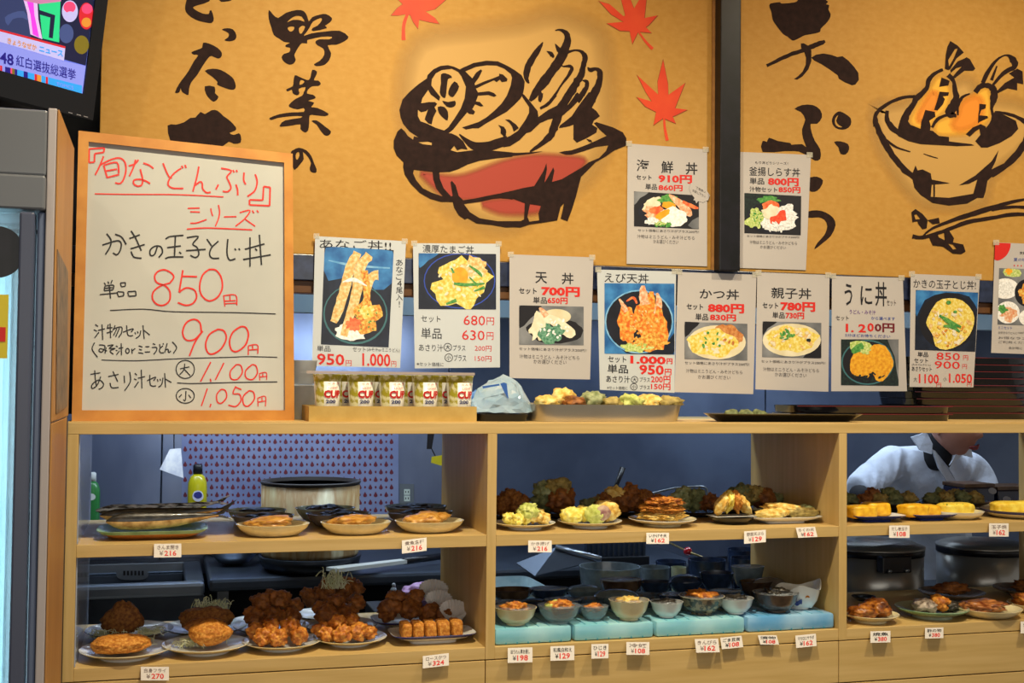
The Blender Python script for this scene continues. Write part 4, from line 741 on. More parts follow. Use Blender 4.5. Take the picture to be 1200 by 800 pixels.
lab_c = ['leftmost front cup', 'second front cup from the whiteboard', 'middle front cup', 'fourth front cup from the whiteboard', 'rightmost front cup']
H = zl-.004-ZT-.002
zt = lambda v, y: P(383, v, Y=.035).z
for n_, (u, y) in enumerate(cups):
    c = at(u, y, ZT+.0022); cp = empty('noodle_cup', c)
    r0, r1 = .0245, .0315
    MB().lathe([(r0*.9, 0), (r0, .001), (r0+(r1-r0)*.84, H*.84)], c, 32, mi=0).lathe([(r0+(r1-r0)*.84, H*.84), (r1, H-.004), (r1+.0012, H-.003), (r1+.0012, H-.001), (r1, H)], c, 32, mi=1).build('cup_body', [m_cw, m_cy], cp, True)
    MB().lathe([(r1, H-.0005), (r1-.002, H+.0003), (0, H+.0006)], c, 32).build('foil_lid', mat('foil', '#c8c8cc', metal=.7, rough=.3), cp, True)
    a0 = .16+YAW*.5
    MB().lathe([(r0+.0012+(r1-r0)*.02, .001+H*.02), (r0+.0012+(r1-r0)*.05, H*.06)], c, 32).build('red_foot_band', m_cr2, cp, True)
    side = []
    for sgn in (-1,):
        mb = MB(); k = 9
        for i_ in range(k+1):
            a = a0-1.5+i_*.82/k
            for zz in (H*.03, H*.84): r = r0+(r1-r0)*zz/H+.0005; mb.v.append(Vector((c.x+r*math.sin(a), c.y-r*math.cos(a), c.z+zz)))
        mb.f = [(2*i_, 2*i_+2, 2*i_+3, 2*i_+1) for i_ in range(k)]; mb.mi = [0]*k; mb.build('olive_panel', m_cy, cp, True)
    if y < .1: mat_h = H
    cyl_text('CUP', c, r0, r1*1.03, zt(461.5, y), H*.17, a0+.02, .034, m_cr2, cp, .05)
    cyl_text('200', c, r0, r1*1.03, zt(470.2, y), H*.08, a0-.12, .020, m_cn, cp, .03)
    cyl_text('LIGHT', c, r0, r1*1.03, zt(454, y), H*.045, a0+.05, .018, m_cr2, cp, .01); cyl_text('ミルク', c, r0, r1*1.03, zt(449, y), H*.045, a0+.05, .022, m_cr2, cp, .01)
    tag(cp, ('white and olive noodle cup with red lettering, '+lab_c[n_]) if y < .1 else ('noodle cup seen through the gap between the '+['first and second', 'second and third', 'third and fourth', 'fourth and fifth'][n_-5]+' front cups'), 'cup', 'noodle cups in the cardboard tray' if True else None)
# film sheet in front of the cups keeps them in
# clear tubs behind the tray
c = at(353, .21, ZT); t = MB().lathe([(.028, 0), (.03, .002), (.036, .075), (.038, .077), (.038, .08), (.035, .08), (.029, .004), (0, .004)], c, 32).build('plastic_tub', mat('milky_plastic', '#c3c6c8', rough=.25, alpha=.75), None, True); origin_to(t, c); tag(t, 'milky plastic tub standing behind the cup noodle tray beside the whiteboard', 'tub')
c = c+Vector((0, 0, .0803)); t = MB().lathe([(.026, 0), (.028, .002), (.035, .055), (.037, .057), (.034, .057), (.027, .004), (0, .004)], c, 32).build('plastic_tub', MATS['milky_plastic'], None, True); origin_to(t, c); tag(t, 'milky plastic tub stacked on top of the other one beside the whiteboard', 'tub')
# bag on black tray
c = at(591, .10, ZT)
def boxed_tray(name, x0, x1, y0, y1, z, h, m, label, cat, flare=.012, group=None, wall=.002):
    mb = MB(); cx, cy = (x0+x1)/2, (y0+y1)/2; sx, sy = (x1-x0)/2, (y1-y0)/2; rr = min(sx, sy)
    prof = [(rr-flare, 0), (rr-flare+.001, .0005), (rr, h), (rr-wall, h), (rr-flare-wall, .0025), (0, .0025)]
    o = MB(); n = 56; vs = []; fs = []
    for (r, zz) in prof:
        ins = rr-r
        for k in range(n):
            a = 2*math.pi*(k+.5)/n; ca, sa = math.cos(a), math.sin(a); q = (abs(ca)**7+abs(sa)**7)**(-1/7)
            vs.append((cx+ca*q*max(sx-ins, 0 if r else 0)*(1 if r else 0), cy+sa*q*max(sy-ins, 0)*(1 if r else 0), z+zz))
    for j in range(len(prof)-1):
        for k in range(n): k2 = (k+1) % n; fs.append((j*n+k, j*n+k2, (j+1)*n+k2, (j+1)*n+k))
    fs.append(tuple(range(n))[::-1]); o.add(vs, fs)
    ob = o.build(name, m, None); smooth_by_angle(ob, .6); origin_to(ob, (cx, cy, z)); tag(ob, label, cat, group); return ob
m_blkp = mat('black_plastic', '#101012', rough=.3)
boxed_tray('takeout_tray', at(561, .03, 0).x, at(622, .03, 0).x, .03, .17, ZT, .017, m_blkp, 'black plastic takeout tray under the clear bag, between cup noodles and steel tray', 'tray', .006)
def blob(name, c, rad, m, seed, amp=.12, freq=3., sub=3, rot=(0, 0, 0), flat=0., parent=None, fine=0.):
    bm = bmesh.new(); bmesh.ops.create_icosphere(bm, subdivisions=sub, radius=1)
    R = Matrix.Rotation(rot[2], 3, 'Z') @ Matrix.Rotation(rot[1], 3, 'Y') @ Matrix.Rotation(rot[0], 3, 'X'); off = Vector((seed*3.1, seed*1.7, seed*.9))
    for v in bm.verts:
        d = v.co.copy(); k = 1+amp*(noise.noise(d*freq*.5+off)*1.4+noise.noise(d*freq*1.4+off)*.8+noise.noise(d*freq*3+off)*.4)+fine*noise.noise(d*freq*7+off)
        q = Vector((d.x*rad[0]*k, d.y*rad[1]*k, d.z*rad[2]*k))
        q = R @ q
        v.co = q
    zmin = min(v.co.z for v in bm.verts)
    bm.verts.index_update(); vs = [Vector(c)+v.co-Vector((0, 0, zmin)) for v in bm.verts]
    if flat: vs = [Vector((v.x, v.y, max(v.z, c[2]+flat*.3*rad[2]) - flat*.3*rad[2])) for v in vs]
    fs = [[v.index for v in f.verts] for f in bm.faces]; bm.free()
    o = mesh(name, vs, fs, m, parent, True)
    if parent is None: origin_to(o, c)
    return o
bm = bmesh.new(); rr = random.Random(5)
for (u, v, Y) in ((549, 484, .06), (552, 470, .07), (560, 456, .08), (574, 447, .10), (590, 440.5, .10), (606, 447, .09), (619, 466, .07), (626, 484, .06), (560, 484, .035), (590, 485, .03), (614, 484, .04), (570, 470, .04), (598, 472, .035), (612, 468, .045), (553, 483, .15), (590, 483, .16), (620, 483, .15), (575, 455, .13), (602, 455, .13), (584, 452, .06), (600, 458, .05)): bm.verts.new(P(u, v-1, Y=Y))
bmesh.ops.convex_hull(bm, input=bm.verts); bmesh.ops.delete(bm, geom=[v for v in bm.verts if not v.link_faces], context='VERTS'); bmesh.ops.triangulate(bm, faces=bm.faces[:]); bmesh.ops.subdivide_edges(bm, edges=bm.edges[:], cuts=2, use_grid_fill=True); zb0 = ZT+.0195
for v in bm.verts:
    v.co += Vector((noise.noise(v.co*60), noise.noise(v.co*60+Vector((9, 0, 0))), noise.noise(v.co*60+Vector((0, 9, 0)))))*.006; v.co.z = max(v.co.z, zb0)
bm.verts.index_update(); bg = mesh('plastic_bag', [v.co.copy() for v in bm.verts], [[v.index for v in f.verts] for f in bm.faces], mat('clear_bag', '#c4dae8', '#a8c8de', scale=25, rough=.12, alpha=.62, coat=.6)); bm.free(); origin_to(bg, (c.x, .09, zb0))
tag(bg, 'crumpled clear plastic bag with blue print on a black tray', 'bag')
kx = Surf((0, .033, 0), (1, 0, 0), (0, 0, 1)); kk = Ink(kx, 0); kk.poly([pts('200,112 215,116 224,190 205,160 185,118', (540, 420, 4))]); kk.poly([pts('100,130 180,118 182,126 105,140', (540, 420, 4))]); kk.build('blue_print', mat('bag_blue', '#2f5fb0', rough=.3), bg)
b2 = blob('plastic_bag', at(557, .19, ZT), (.028, .03, .032), mat('blue_bag', '#2f64b4', '#6f9fe0', scale=60, rough=.25), 9, .2, 3, 3); tag(b2, 'crumpled bright blue plastic bag behind the clear bag', 'bag')
m_stl = mat('tray_steel', '#b4ac9c', '#c6beae', rough=.32, metal=.85, scale=5, bump=.05)
boxed_tray('steel_tray', at(625, .02, 0).x, at(806, .02, 0).x, .02, .27, ZT, .040, m_stl, 'rounded stainless steel tray heaped with tempura on the counter', 'tray', .008)
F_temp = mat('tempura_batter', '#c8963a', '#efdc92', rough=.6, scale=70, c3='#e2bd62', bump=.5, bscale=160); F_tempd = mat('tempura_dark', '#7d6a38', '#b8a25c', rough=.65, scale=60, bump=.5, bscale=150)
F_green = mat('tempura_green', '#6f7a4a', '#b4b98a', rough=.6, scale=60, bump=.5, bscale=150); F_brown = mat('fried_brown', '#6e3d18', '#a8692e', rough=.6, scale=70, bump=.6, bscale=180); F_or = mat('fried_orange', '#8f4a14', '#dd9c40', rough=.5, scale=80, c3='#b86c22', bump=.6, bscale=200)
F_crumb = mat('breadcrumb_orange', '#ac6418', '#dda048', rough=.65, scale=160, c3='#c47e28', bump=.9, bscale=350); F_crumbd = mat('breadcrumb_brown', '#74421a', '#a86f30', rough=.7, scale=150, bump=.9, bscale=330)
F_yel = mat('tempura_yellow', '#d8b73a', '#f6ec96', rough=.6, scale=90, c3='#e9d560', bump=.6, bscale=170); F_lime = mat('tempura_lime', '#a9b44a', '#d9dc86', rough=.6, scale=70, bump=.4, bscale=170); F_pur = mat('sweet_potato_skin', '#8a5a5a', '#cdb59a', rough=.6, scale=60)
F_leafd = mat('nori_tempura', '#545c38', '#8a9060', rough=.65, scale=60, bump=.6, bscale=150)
for n_, (u, y, r, m_, hh, lab) in enumerate(((640, .10, 13, F_temp, 14, 'pale tempura lump at the left end of the steel tray'), (660, .13, 14, F_temp, 21, 'tall spiky tempura fritter left in the steel tray'), (672, .09, 13, F_brown, 14, 'brown tempura piece in the steel tray'), (694, .12, 14, F_green, 19, 'green leaf tempura in the middle of the steel tray'),
        (716, .10, 13, F_tempd, 14, 'dark tempura piece right of the green leaf tempura in the steel tray'), (738, .10, 14, F_lime, 16, 'pale green tempura piece under the blue shrimp poster'), (760, .12, 16, F_temp, 17, 'golden tempura piece under the right edge of the blue shrimp poster'), (784, .10, 14, F_tempd, 14, 'dark tempura piece at the right end of the steel tray'))):
    p = at(u, y, ZT+.026); s_ = mpp(p); o = blob('tempura', p, (r*s_, r*s_*1.3, hh*.55*s_), m_, n_+20, .3, 4, 3, fine=.1); tag(o, lab, 'tempura', 'tempura in the steel tray')
boxed_tray('serving_tray', at(840, .002, 0).x, at(1016, .002, 0).x, .002, .10, ZT, .020, mat('black_lacquer', '#0c0b0e', rough=.18, coat=.6), 'shallow black dish with green tempura at its left end', 'tray', .03)
for n_, (u, r) in enumerate(((857, 9), (874, 10), (889, 9))):
    p = at(u, .055, ZT+.0032); s_ = mpp(p); o = blob('tempura', p, (r*s_, .02, .0125), F_leafd, n_+40, .25, 4, 3, fine=.1); tag(o, ['leftmost', 'middle', 'rightmost'][n_]+' dark green tempura piece on the shallow black dish', 'tempura', 'green tempura on the black dish')
m_lac = MATS['black_lacquer']; m_lr = mat('red_lacquer', '#5e120e', rough=.25, coat=.5)
def lacquer(x0, x1, y0, y1, z, label, group):
    o = boxed_tray('lacquer_tray', x0, x1, y0, y1, z, .0185, m_lac, label, 'tray', .004, group)
    r = box('red_rim', (x0+.006, y0-.0003, z+.0165), (x1-.006, y0+.0015, z+.0188), m_lr, o); return o
for k in range(2): lacquer(at(932 if k else 930, .105, 0).x, at(1119, .105, 0).x, .105, .245, ZT+k*.0205, ['lower', 'upper'][k]+' of two black lacquer trays behind the shallow black dish', 'low stack of lacquer trays')
nm_ = ['bottom', 'second', 'third', 'fourth', 'fifth', 'sixth', 'seventh', 'eighth', 'topmost']
for k in range(9):
    j = random.uniform(-.004, .004)
    lacquer(at(1070, .27, 0).x+j, at(1070, .27, 0).x+.40+j, .262, .468, ZT+k*.0195, nm_[k]+(' black lacquer tray with a red rim in the tall stack' if k in (0, 8) else ' black lacquer tray from the bottom of the tall stack'), 'tall stack of lacquer trays')
# ================================================================ DISHES AND FOOD
DC = {}
def dm(k, *a, **kw): DC[k] = mat('glaze_'+k, *a, **dict(dict(rough=.22, coat=.4), **kw))
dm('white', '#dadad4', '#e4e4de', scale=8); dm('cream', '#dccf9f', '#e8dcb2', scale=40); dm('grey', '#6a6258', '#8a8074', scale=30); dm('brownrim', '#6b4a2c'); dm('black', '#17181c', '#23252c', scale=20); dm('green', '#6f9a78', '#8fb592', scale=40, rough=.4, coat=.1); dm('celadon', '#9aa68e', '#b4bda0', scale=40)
dm('blue', '#1f2f7a'); dm('orangebase', '#a8682c', '#b87a3c', scale=30, rough=.5, coat=0); dm('dark', '#3b3f47', '#5a5048', scale=60, c3='#45566a'); dm('brown', '#3c2a1e', '#5f4836', scale=30); dm('slate', '#5d6a70', '#76848a', scale=30); dm('navy', '#1a2438', '#2a3a58', scale=30); dm('pattern', '#3a2f28', '#8a7458', scale=90, lo=.48, hi=.54); dm('glass', '#9fb2b8', rough=.05, alpha=.45)
def dish(kind, u, Y, Z, rpx, label, cat='plate', group=None, m='white', rim=None, h=None, sx=1., sy=1., name=None, wob=0, seed=0, sq=2., base=None):
    c = at(u, Y, Z+.0004); r = rpx*mpp(c)
    b = int((c.x+CO/2)//PB) if c.x < 3*PB else 2
    b = {True: 0, False: b}[u < 570]; b = 1 if 575 < u < 984 else (2 if u > 984 else b)
    if u < 1230: c.x = min(max(c.x, b*PB+r*sx+.004), (b+1)*PB-CO-r*sx-.004)
    if Y+r*sy > DEP+.02: c.y = DEP+.02-r*sy
    if kind == 'plate': h = h or r*.2; prof = [(r*.55, 0), (r*.56, h*.28), (r*.62, h*.30), (r*.9, h*.72), (r, h), (r*.995, h*1.06), (r*.9, h*.86), (r*.62, h*.45), (0, h*.42)]
    elif kind == 'bowl': h = h or r*.55; prof = [(r*.45, 0), (r*.46, h*.1), (r*.62, h*.16), (r*.85, h*.5), (r*.98, h*.97), (r, h), (r*.97, h), (r*.8, h*.5), (r*.55, h*.24), (0, h*.2)]
    elif kind == 'dish': h = h or r*.4; prof = [(r*.6, 0), (r*.72, h*.12), (r*.92, h*.62), (r, h), (r*.97, h*1.02), (r*.86, h*.66), (r*.6, h*.3), (0, h*.26)]
    elif kind == 'pot': h = h or r; prof = [(r*.7, 0), (r*.78, h*.03), (r*.96, h*.4), (r, h*.96), (r*1.01, h), (r*.96, h), (r*.9, h*.4), (r*.7, h*.1), (0, h*.08)]
    elif kind == 'lidded': h = h or r*.6; prof = [(r*.5, 0), (r*.8, h*.3), (r, h*.62), (r*1.01, h*.66), (r*.8, h*.86), (r*.4, h*.97), (0, h)]
    mb = MB(); k = max(range(len(prof)), key=lambda i: (prof[i][0], prof[i][1]))
    if sq != 2:
        out = []
        mb.lathe(prof, c, 56, sx, sy, 0, wob, seed, sq)
    else: mb.lathe(prof, c, 48, sx, sy, 0, wob, seed)
    mats = [DC[m]]
    if rim or base:
        n = 56 if sq != 2 else 48; mats.append(DC[rim or m]); mats.append(DC[base or m])
        for j in range(len(prof)-1):
            for q in range(n):
                if rim and j in (k-1, k): mb.mi[j*n+q] = 1
                if base and j < k-1: mb.mi[j*n+q] = 2
    o = mb.build(name or ('bowl' if kind in ('bowl', 'pot', 'lidded') else 'plate'), mats, None, True); smooth_by_angle(o, .8); origin_to(o, c); tag(o, label, cat if kind in ('plate', 'dish') else 'bowl', group)
    o['_h'] = h; return o, c, r, h
for_cleanup = []
def top_z(c, h, kind): return c.z+h*{'plate': .45, 'dish': .3, 'bowl': .22}.get(kind, .3)
def food(name, u, Y, z, rx, ry, rz, m, label, cat, seed, amp=.15, freq=3., sub=4, rot=(0, 0, 0), group=None, fine=.06, dv=0):
    c = at(u, Y, z); s_ = mpp(c); o = blob(name, c, (rx*s_, ry*s_, rz*s_), m, seed, amp, freq, sub, rot, fine=fine); tag(o, label, cat, group); return o
def shreds(u, Y, z, w, hh, n, m, label, name='shredded_cabbage', parent=None):
    c = at(u, Y, z); s_ = mpp(c); rr = random.Random(int(u*7)); mb = MB()
    for _ in range(n):
        x, y = rr.gauss(0, w*.4)*s_, rr.gauss(0, w*.25)*s_; p = c+Vector((x, y, 0)); a = rr.random()*6.28; l = rr.uniform(.012, .03); e = rr.uniform(.2, 1)*hh*s_
        q = [p, p+Vector((math.cos(a)*l*.5, math.sin(a)*l*.5, e)), p+Vector((math.cos(a+.6)*l, math.sin(a+.6)*l*.6, e*rr.uniform(.4, 1.1)))]
        mb.tube(crom([tuple(v) for v in q], 2), .0009, 4)
    o = mb.build(name, m, parent); origin_to(o, c); o['kind'] = 'stuff'; tag(o, label, 'cabbage'); return o
m_cab = mat('cabbage_shreds', '#c9cf9a', '#e2e5c4', scale=60, rough=.5)
m_fish = mat('grilled_skin', '#0c0b0a', '#3a342c', rough=.35, scale=60, stretch=(1, 3, 3), coat=.3, bump=.4); m_fishs = mat('silver_scale', '#25282c', '#c8ccd2', rough=.25, scale=70, lo=.42, hi=.6, coat=.4, stretch=(.6, 3, 3)); m_fishb = mat('grilled_belly', '#9a6a34', '#dcb070', rough=.5, scale=50)
m_fillet = mat('simmered_fillet', '#a86a1e', '#d8a450', rough=.35, scale=60, stretch=(1, 2, 2), coat=.3); m_skin = mat('striped_skin', '#15130f', '#8a6a34', rough=.35, scale=110, lo=.5, hi=.56, coat=.3)
m_omel = mat('rolled_egg', '#d99a12', '#f0c02e', rough=.4, scale=70, c3='#e6b020', bump=.2, bscale=120); m_omelg = mat('rolled_egg_green', '#dcb42a', '#efd95a', rough=.4, scale=60, bump=.2, bscale=120); m_chive = mat('green_flecks', '#4f8a2c', rough=.5)
def fish(name, u0, v0, u1, v1, Y, th, m, label, belly=None, seed=0, tail=True, bend=0.):
    """a whole long fish from head pixel to tail pixel"""
    a = P(u0, v0, Y=Y); b = P(u1, v1, Y=Y+.02); L = (b-a).length; d = (b-a)/L; up_ = Vector((0, 0, 1)); side = d.cross(up_).normalized(); upn = side.cross(d)
    mb = MB(); n = 16; k = 12; prof = [(0, .1), (.03, .45), (.1, .85), (.25, 1), (.5, .95), (.7, .7), (.85, .42), (.93, .25), (1, .2)]
    vs = []
    for i_ in range(n+1):
        t = i_/n; w = 0
        for (t0, w0), (t1, w1) in zip(prof, prof[1:]):
            if t0 <= t <= t1: w = w0+(w1-w0)*(t-t0)/(t1-t0)
        c = a+d*L*t+upn*(-math.sin(t*math.pi)*bend)
        for q in range(k):
            an = 2*math.pi*q/k; vs.append(c+upn*(math.sin(an)*th*w*(1+.12*noise.noise(Vector((t*9, q, seed)))))+side*(math.cos(an)*th*.55*w))
    fs = [(i_*k+q, i_*k+(q+1) % k, (i_+1)*k+(q+1) % k, (i_+1)*k+q) for i_ in range(n) for q in range(k)]+[tuple(range(k))[::-1], tuple(n*k+q for q in range(k))]
    mi = [1 if q in (8, 9, 10, 11) and belly else 0 for i_ in range(n) for q in range(k)]+[0, 0]
    e = a+d*L
    if tail:
        for s_ in (1, -1):
            m0 = len(vs); vs += [e+upn*th*.2*s_-d*.004, e+d*.03+upn*th*(.9*s_+.25), e+d*.012+upn*th*.1*s_, e-side*.002]; fs += [(m0, m0+1, m0+2), (m0, m0+2, m0+3)]; mi += [0, 0]
    o = mesh(name, vs, fs, [m, belly or m], None, True, mi=mi); origin_to(o, a); tag(o, label, 'fish'); return o
def omelette(u, Y, z, w, hh, m, label, seed, name='rolled_omelette', cat='omelette', dep=.026, group=None):
    c = at(u, Y, z); s_ = mpp(c); bm = bmesh.new(); bmesh.ops.create_cube(bm, size=2); bmesh.ops.bevel(bm, geom=bm.edges[:], offset=.5, segments=4, affect='EDGES', profile=.5); bmesh.ops.subdivide_edges(bm, edges=bm.edges[:], cuts=2, use_grid_fill=True)
    for v in bm.verts:
        k = 1+.08*noise.noise(v.co*1.6+Vector((seed, 0, 0)))+.03*noise.noise(v.co*6); v.co = Vector((v.co.x*w*s_*k, v.co.y*dep*k, v.co.z*hh*s_*k))
    z0 = min(v.co.z for v in bm.verts); bm.verts.index_update(); vs = [c+v.co-Vector((0, 0, z0)) for v in bm.verts]; fs = [[v.index for v in f.verts] for f in bm.faces]; bm.free()
    o = mesh(name, vs, fs, m, None, True); origin_to(o, c); tag(o, label, cat, group); return o
Z1, Z2 = ZS1, ZB1
# ---------------------------------------------------------------- left bay, upper shelf
o, c, r, h = dish('dish', 179, .12, Z1, 62, 'oblong green and orange plate carrying blackened whole grilled fish', m='green', base='orangebase', sy=.72, sq=5, h=.020, name='oblong_plate')
fish('grilled_fish', 124, 611, 256, 603, .07, .019, m_fish, 'front grilled fish with a tan belly on the oblong green plate', m_fishb, 1, bend=.004)
fish('grilled_fish', 117, 604, 262, 596, .115, .017, m_fish, 'middle blackened grilled fish on the oblong green plate', m_fishb, 2, bend=.006)
fish('grilled_fish', 112, 598, 256, 588, .15, .015, m_fishs, 'rear silvery grilled fish with its tail raised to the right', None, 3, bend=.008)
rows = [ # u, Y, r, kind/mat, label
    (301, .33, 34, 'celadon', 'rearmost shallow grey bowl left of the rusty tub'), (381, .35, 35, 'celadon', 'grey bowl with dark simmered greens in front of the rusty tub'), (487, .35, 37, 'slate', 'rear grey bowl under the wall outlet'),
    (308, .21, 36, 'grey', 'brown grey bowl behind the left beige fish dish'), (397, .22, 38, 'grey', 'brown grey bowl behind the middle beige fish dish'), (492, .22, 39, 'grey', 'brown grey bowl behind the beige fish dish nearest the divider'),
    (320, .09, 42.5, 'cream', 'left beige dish of simmered fish on the upper shelf'), (417, .09, 41.5, 'cream', 'middle beige dish of simmered fish on the upper shelf'), (503, .09, 41, 'cream', 'beige dish of simmered fish nearest the first divider')]
for n_, (u, Y, r_px, mm, lab) in enumerate(rows):
    o, c, r, h = dish('dish', u, Y, Z1, r_px, lab, m=mm, h=.026 if mm == 'cream' else .032, sy=.85, cat='dish')
    z = c.z+h*.4
    if mm == 'cream':
        food('fish_fillet', u-4, Y, z, r_px*.62, 22, 8, m_fillet, 'pale orange fish fillet in the '+lab.split(' of')[0].replace('beige dish', 'beige dish') + (' nearest the first divider' if n_ == 8 else ''), 'fish', n_, .2, 3, rot=(0, -.08, 0))
        food('fish_skin', u-8, Y+.012, z+.012, r_px*.48, 12, 4, m_skin, 'striped dark fish skin lying on the fillet in the '+['left', 'middle', 'right'][n_-6]+' beige dish', 'fish', n_+5, .2, 3)
    else: food('simmered_fish', u, Y, z, r_px*.6, 18, 5.5, m_fish, 'dark simmered fish in the '+lab.replace('shallow ', '').replace('with dark simmered greens ', ''), 'fish', n_+30, .3, 3.5, fine=.08)
# ---------------------------------------------------------------- left bay, lower shelf
GP = 'fried food plates in the left bay'
P_ = [(143, .085, 52, 'left front white plate with a flat orange breaded cutlet'), (241, .10, 50, 'second front white plate with a rounded breaded croquette'), (330, .10, 46, 'third front white plate piled with fried chicken'), (410, .11, 43, 'fourth front white plate piled with fried chicken, beside the oblong blue-edged plate')]
for u, Y, r_px, lab in P_: dish('plate', u, Y, Z2, r_px, lab, m='white', rim='cream')
food('breaded_cutlet', 141, .075, Z2+.012, 33, 26, 10.5, F_crumb, 'flat oval orange breaded cutlet on the leftmost front plate', 'cutlet', 3, .1, 2.5, 5)
shreds(150, .13, Z2+.012, 26, 18, 130, m_cab, 'shredded cabbage behind the flat orange cutlet')
food('croquette', 246, .09, Z2+.014, 24, 20, 14.5, F_crumb, 'rounded orange breaded croquette on the second front plate', 'croquette', 8, .1, 2.5, 5)
food('croquette', 240, .12, Z2+.03, 22, 14, 10, F_crumbd, 'brown croquette leaning behind the rounded orange one', 'croquette', 9, .15, 2.5, 4)
shreds(228, .11, Z2+.012, 24, 10, 90, m_cab, 'shredded cabbage left of the rounded croquette')
for u, Y, r_px, lab in ((147, .29, 50, 'left rear white plate with a pointed brown cutlet'), (240, .29, 48, 'second rear white plate with a brown cutlet and tall cabbage'), (318, .27, 44, 'rear plate behind the third front plate of fried chicken'), (398, .25, 44, 'middle-row plate behind the fourth front plate of fried chicken'), (296, .40, 22, 'small white plate rim showing furthest back left of the chicken'), (382, .40, 38, 'rearmost white plate of fried chicken and green cabbage')):
    dish('plate', u, Y, Z2, r_px, lab, m='white', rim='slate')
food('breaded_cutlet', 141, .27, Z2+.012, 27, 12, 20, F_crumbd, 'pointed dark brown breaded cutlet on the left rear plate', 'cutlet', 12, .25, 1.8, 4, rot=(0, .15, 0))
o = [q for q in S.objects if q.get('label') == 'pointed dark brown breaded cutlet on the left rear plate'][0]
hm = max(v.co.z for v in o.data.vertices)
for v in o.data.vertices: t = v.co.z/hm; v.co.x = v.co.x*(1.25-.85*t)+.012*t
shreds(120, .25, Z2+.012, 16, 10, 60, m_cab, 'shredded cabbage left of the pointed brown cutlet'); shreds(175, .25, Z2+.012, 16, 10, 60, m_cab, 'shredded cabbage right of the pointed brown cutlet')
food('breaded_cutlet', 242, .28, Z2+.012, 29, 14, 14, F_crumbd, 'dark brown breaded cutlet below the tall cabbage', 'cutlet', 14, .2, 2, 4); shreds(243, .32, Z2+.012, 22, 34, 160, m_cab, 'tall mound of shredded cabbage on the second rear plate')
k_ = 0
def ordinals(spots):
    """words that tell the pieces of a pile apart: layer, then place from the left"""
    zs = [q[2] for q in spots]; z0 = min(zs); lay = [0 if z-z0 < .012 else (1 if z-z0 < .033 else 2) for z in zs]; out = ['']*len(spots)
    for L_ in set(lay):
        ids = sorted([i for i in range(len(spots)) if lay[i] == L_], key=lambda i: spots[i][0]); n = len(ids)
        for k, i in enumerate(ids):
            w = 'only' if n == 1 else ('left' if k == 0 else 'right') if n == 2 else ('leftmost' if k == 0 else 'rightmost' if k == n-1 else ['', 'second', 'third', 'fourth', 'fifth'][k])
            out[i] = w+' '+['bottom', 'upper', 'top'][L_]
    return out
def chicken(spots, m, where, sub=4):
    global k_
    for (u, Y, dz, s_), od in zip(spots, ordinals([(q[0], 0, q[2]) for q in spots])):
        k_ += 1
        food('fried_chicken', u, Y, Z2+.011+dz, s_*.92, s_*.78, s_*.72, m, od+' piece of fried chicken '+where, 'chicken', k_*1.7, .30, 2.8, sub, rot=(0, random.uniform(-.4, .4), random.uniform(0, 3)), group='fried chicken '+where, fine=.05)
chicken([(309, .07, 0, 13), (326, .06, 0, 13), (350, .07, 0, 12), (318, .10, .016, 12), (340, .10, .014, 13), (300, .11, .004, 12)], F_or, 'on the third front plate')
chicken([(383, .08, 0, 12), (400, .06, 0, 13), (420, .07, 0, 13), (434, .09, 0, 10), (395, .10, .018, 12), (412, .11, .02, 12), (376, .11, .004, 11)], F_or, 'on the fourth front plate')
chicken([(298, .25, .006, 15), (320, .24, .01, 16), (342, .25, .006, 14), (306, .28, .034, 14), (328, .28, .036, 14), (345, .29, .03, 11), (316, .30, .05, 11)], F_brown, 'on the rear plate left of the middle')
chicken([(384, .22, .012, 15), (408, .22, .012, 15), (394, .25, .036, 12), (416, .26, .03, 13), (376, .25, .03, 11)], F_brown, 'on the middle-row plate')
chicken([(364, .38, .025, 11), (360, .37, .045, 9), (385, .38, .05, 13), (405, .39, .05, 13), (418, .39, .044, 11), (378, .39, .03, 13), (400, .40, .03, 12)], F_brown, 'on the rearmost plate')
shreds(392, .36, Z2+.085, 16, 22, 90, m_cab, 'green tuft of cabbage on top of the rearmost fried chicken')
o, c, r, h = dish('plate', 507, .10, Z2, 50, 'oblong white plate with a blue painted edge and a sliced cutlet', m='white', rim='blue', sy=.62, sq=5, h=.021, name='oblong_plate')
for n_, (u, w) in enumerate(((475, 6.0), (488.5, 6.6), (503, 7), (518, 7.4), (533.5, 7))): omelette(u, .085, Z2+.012, w, 9.5, F_crumb, ['leftmost', 'second', 'middle', 'fourth', 'rightmost'][n_]+' slice of the cut cutlet on the blue-edged oblong plate', n_+50, 'cutlet_slice', 'cutlet', .028, 'sliced cutlet')
dish('plate', 497, .27, Z2, 50, 'rear oblong plate of brown croquettes behind the sliced cutlet', m='white', rim='blue', sy=.6, sq=5, h=.021, name='oblong_plate')
chicken([(456, .25, .004, 16), (480, .25, .006, 16), (504, .24, .004, 14), (464, .27, .034, 14), (485, .27, .036, 13), (520, .22, .0, 12)], F_brown, 'behind the sliced cutlet')
m_pap = mat('silver_pleated_paper', '#d8d4d0', '#e6e3de', rough=.4, scale=20)
